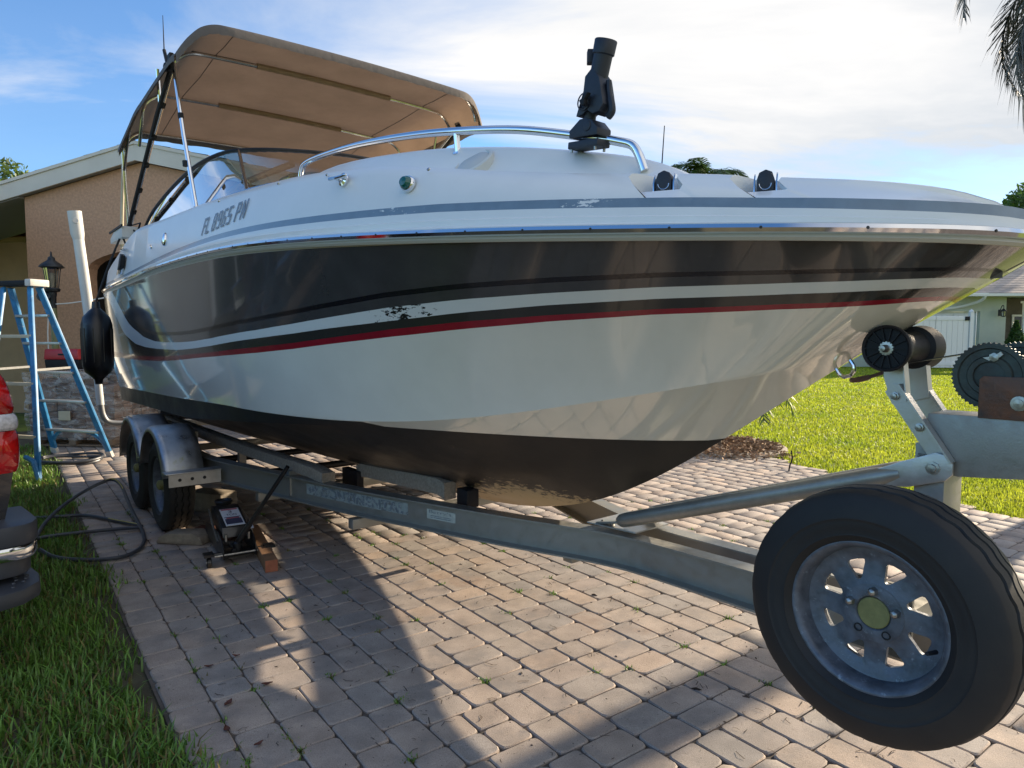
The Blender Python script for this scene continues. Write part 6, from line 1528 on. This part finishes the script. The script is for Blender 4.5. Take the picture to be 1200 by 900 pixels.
# white vinyl gate screen in front of the garage
gt_ = thing('vinyl_gate', 'white vinyl double gate with black hinges standing before the pale house garage', 'gate', (18.9, 30.6, 0), R(-2))
for x in (-1.72, -.08, .08, 1.58):
    pass
for x0, x1 in ((-1.62, .0), (.02, 1.46)):
    n = 6
    for k in range(n):
        w = (x1 - x0) / n; m_ = MB(); m_.box((x0 + w * (k + .5), 0, 1.2), (w - .012, .05, 2.3)); m_.build('gate_board', 'house_trim', gt_)
for x in (-1.72, 1.56):
    m_ = MB(); m_.box((x, 0, 1.26), (.16, .16, 2.52)); m_.lathe([(0, .12), (.05, .12), (.14, .0)], (x, 0, 2.52), (0, 0, 1), 4, smooth=False); m_.build('gate_post', 'house_trim', gt_)
for z in (.22, 2.24):
    for x0, x1 in ((-1.62, .0), (.02, 1.46)):
        m_ = MB(); m_.box(((x0 + x1) / 2, -.035, z), (x1 - x0, .03, .14)); m_.build('gate_rail', 'house_trim', gt_)
    for x in (-1.5, 1.36):
        m_ = MB(); m_.box((x, -.06, z), (.20, .03, .18)); m_.build('gate_hinge', 'black_plastic', gt_, bevel=.008)
m_ = MB(); m_.box((.06, -.06, 1.55), (.16, .04, .12)); m_.box((.0, -.07, 1.48), (.05, .05, .2)); m_.build('gate_latch', 'black_plastic', gt_, bevel=.01)

# ------------------------------------------------------------------ plants and trees
def cloud_pts(n, blobs):
    out = []
    for (c, r), k in zip(blobs, rng.multinomial(n, np.array([b[1][0] * b[1][1] * b[1][2] for b in blobs]) / sum(b[1][0] * b[1][1] * b[1][2] for b in blobs))):
        d = rng.normal(size=(k, 3)); d /= np.linalg.norm(d, axis=1)[:, None]; rr = rng.uniform(.35, 1, k) ** .5
        out.append(np.array(c) + d * rr[:, None] * np.array(r))
    return np.concatenate(out)
def broad_tree(loc, h, rad, label, seed, n=5200, leaf='leaf', name='broadleaf_tree', size=.16, zr=(.45, .92)):
    rs = random.Random(seed); t = thing(name, label, 'tree', loc)
    m_ = MB(); m_.tube(spline([(0, 0, -.1), (.1, .05, h * .2), (.0, .1, h * .45), (.1, 0, h * .62)], 4), [rad * .09 - rad * .004 * k for k in range(13)], 8); tr = m_.build('trunk', 'bark', t)
    blobs = []
    for k in range(13):
        a = rs.uniform(0, 6.28); d = rad * rs.uniform(.1, .85); z = h * rs.uniform(*zr); s = rad * rs.uniform(.28, .5)
        blobs.append(((d * math.cos(a), d * math.sin(a), z), (s, s, s * .75)))
        m_ = MB(); m_.tube(spline([(.05, .05, h * .42), (d * .5 * math.cos(a), d * .5 * math.sin(a), (h * .42 + z) / 2 + .2), (d * math.cos(a), d * math.sin(a), z)], 4), [rad * .04] * 4 + [rad * .02] * 5, 6); m_.build('limb', 'bark', tr)
    leaves('crown', cloud_pts(n, blobs), size, [leaf], t); return t
broad_tree((-31.5, 42, 0), 12.2, 4.6, 'leafy green tree rising beyond the roof of the tan house', 3, n=9000, leaf='leaf_b', size=.2)
broad_tree((32.2, 42, 0), 10.8, 3.6, 'leafy green tree behind the pale house at the right edge', 5, n=8000, size=.2)
broad_tree((44.0, 47, 0), 9.8, 5.0, 'wide green tree farther right behind the pale house', 8, n=7000, size=.22)
broad_tree((29.5, 38.5, 0), 6.4, 2.6, 'low dark tree against the back of the pale house roof', 9, n=5000, size=.17)
# conical shrub by the pale house
sh_ = thing('conical_shrub', 'dark green cone shaped shrub in front of the pale house entry', 'shrub', (22.9, 31.1, 0))
m_ = MB(); m_.tube([(0, 0, -.05), (0, 0, 1.6)], [.05, .02], 6); m_.build('trunk', 'bark', sh_)
q = 2600; zz_ = rng.uniform(0.1, 2.15, q); rr_ = (2.25 - zz_) * .36 * rng.uniform(.55, 1.08, q); aa_ = rng.uniform(0, 6.28, q); leaves('crown', np.column_stack((rr_ * np.cos(aa_), rr_ * np.sin(aa_), zz_)), .075, ['leaf'], sh_)
# low hedge along the pale house
def frond(m_, o, az, elev, L, droop, nl=46, lw=.022, ll=.5, mi=0, tipm=None, vsag=.35):
    """feather leaf: a rachis and two rows of leaflets"""
    pts = []
    p = Vector(o); e = elev; st = L / 14
    for k in range(15):
        pts.append(p.copy()); p = p + Vector((math.cos(az) * math.cos(e), math.sin(az) * math.cos(e), math.sin(e))) * st; e -= droop / 14
    m_.tube(pts, [.022 * L / 3 * (1 - k / 16) + .003 for k in range(15)], 5, mi)
    for i in range(nl):
        f = .10 + .90 * i / nl; x = f * 14; k = min(13, int(x)); q = pts[k].lerp(pts[k + 1], x - k); t = (pts[k + 1] - pts[k]).normalized()
        sd = t.cross(Vector((0, 0, 1)))
        if sd.length < .05: sd = Vector((-math.sin(az), math.cos(az), 0))
        sd.normalize(); up = sd.cross(t)
        l_ = ll * (math.sin(math.pi * min(1, f * .9 + .12)) * .75 + .3) * random.uniform(.85, 1.15)
        for sg in (-1, 1):
            d = (sd * sg * .75 + t * .62 + up * random.uniform(-.1, .28)).normalized(); a = q; b = a + d * l_ * .55 + Vector((0, 0, -l_ * vsag * .35)); c = b + (d * .45 + Vector((0, 0, -vsag))) * l_ * .5
            wv = t * lw * .5
            m_.add([a - wv, a + wv, b + wv * .9, b - wv * .9], [(0, 1, 2, 3)], mi); m_.add([b - wv * .9, b + wv * .9, c], [(0, 1, 2)], tipm if tipm is not None else mi)
def palm(loc, h, nf, L, label, seed, mats=('frond', 'frond'), ll=.5, lw=.03, lean=(0, 0), droops=(1.2, 2.4), name='palm_tree', elevs=(-.3, 1.2), trunk_r=.16, nl=46, vsag=.35):
    random.seed(seed); t = thing(name, label, 'palm', loc)
    m_ = MB(); tp_ = Vector((lean[0], lean[1], h)); m_.tube(spline([(0, 0, -.1), Vector((lean[0] * .2, lean[1] * .2, h * .4)), Vector((lean[0] * .6, lean[1] * .6, h * .75)), tp_], 5), [trunk_r * 1.25] + [trunk_r] * 15, 10); m_.build('trunk', 'bark', t)
    for k in range(nf):
        m_ = MB(); az = 2 * math.pi * k / nf * 2.618 + random.uniform(-.2, .2); el = elevs[0] + (elevs[1] - elevs[0]) * random.random()
        frond(m_, tp_ + Vector((.06 * math.cos(az), .06 * math.sin(az), 0)), az, el, L * random.uniform(.85, 1.1), random.uniform(*droops), nl, lw, ll, 0, 1, vsag); m_.build('frond', list(mats), t, recalc=False)
    return t
palm((8.4, 30.0, 0), 8.25, 24, 1.9, 'green palm just showing above the bow of the boat', 21, ll=.7, lw=.05)
palm((bedc.x, bedc.y, 0), .95, 13, 1.25, 'small palm growing in the round mulch bed behind the bow', 22, ll=.36, lw=.03, trunk_r=.05, elevs=(.2, 1.2), droops=(.9, 1.8), nl=20)
# tall palm whose hanging fronds enter the picture at the top right
tpx = palm((6.42, 6.9, 0), 5.6, 40, 2.5, 'tall palm with drooping fronds hanging in at the top right corner', 23, mats=('frond_d', 'frond_dead'), ll=.55, lw=.026, droops=(1.9, 2.7), elevs=(-.2, .9), nl=95, vsag=.6)
# grey side building beyond the truck, seen only as its mirror image in the hull
nh = thing('garage_wing', 'pale grey stucco garage wing left of the tan house mirrored in the hull side', 'building', Wd(-6.2, 6.6), RZ + math.pi / 2)
m_ = MB(); m_.box((0, .15, 1.45), (8, .3, 2.9)); m_.build('wall', 'neigh', nh)
for x in (-1.6, 2.2):
    m_ = MB(); m_.box((x, -.005, 1.5), (1.3, .04, 1.1)); w_ = m_.build('window', 'dark_win', nh); m_ = MB()
    for xx, zz_, a, b in ((x, 2.08, 1.45, .08), (x, .92, 1.45, .08), (x - .69, 1.5, .08, 1.2), (x + .69, 1.5, .08, 1.2), (x, 1.5, .04, 1.1)): m_.box((xx, -.03, zz_), (a, .05, b))
    m_.build('window_frame', 'house_trim', w_)
m_ = MB(); m_.prism([(-.4, 2.88), (-.4, 3.0), (3.4, 4.2), (3.4, 4.08)], (-4.2, 0, 0), (0, 1, 0), (0, 0, 1), (8.4, 0, 0)); m_.build('roof', 'shingle', nh)
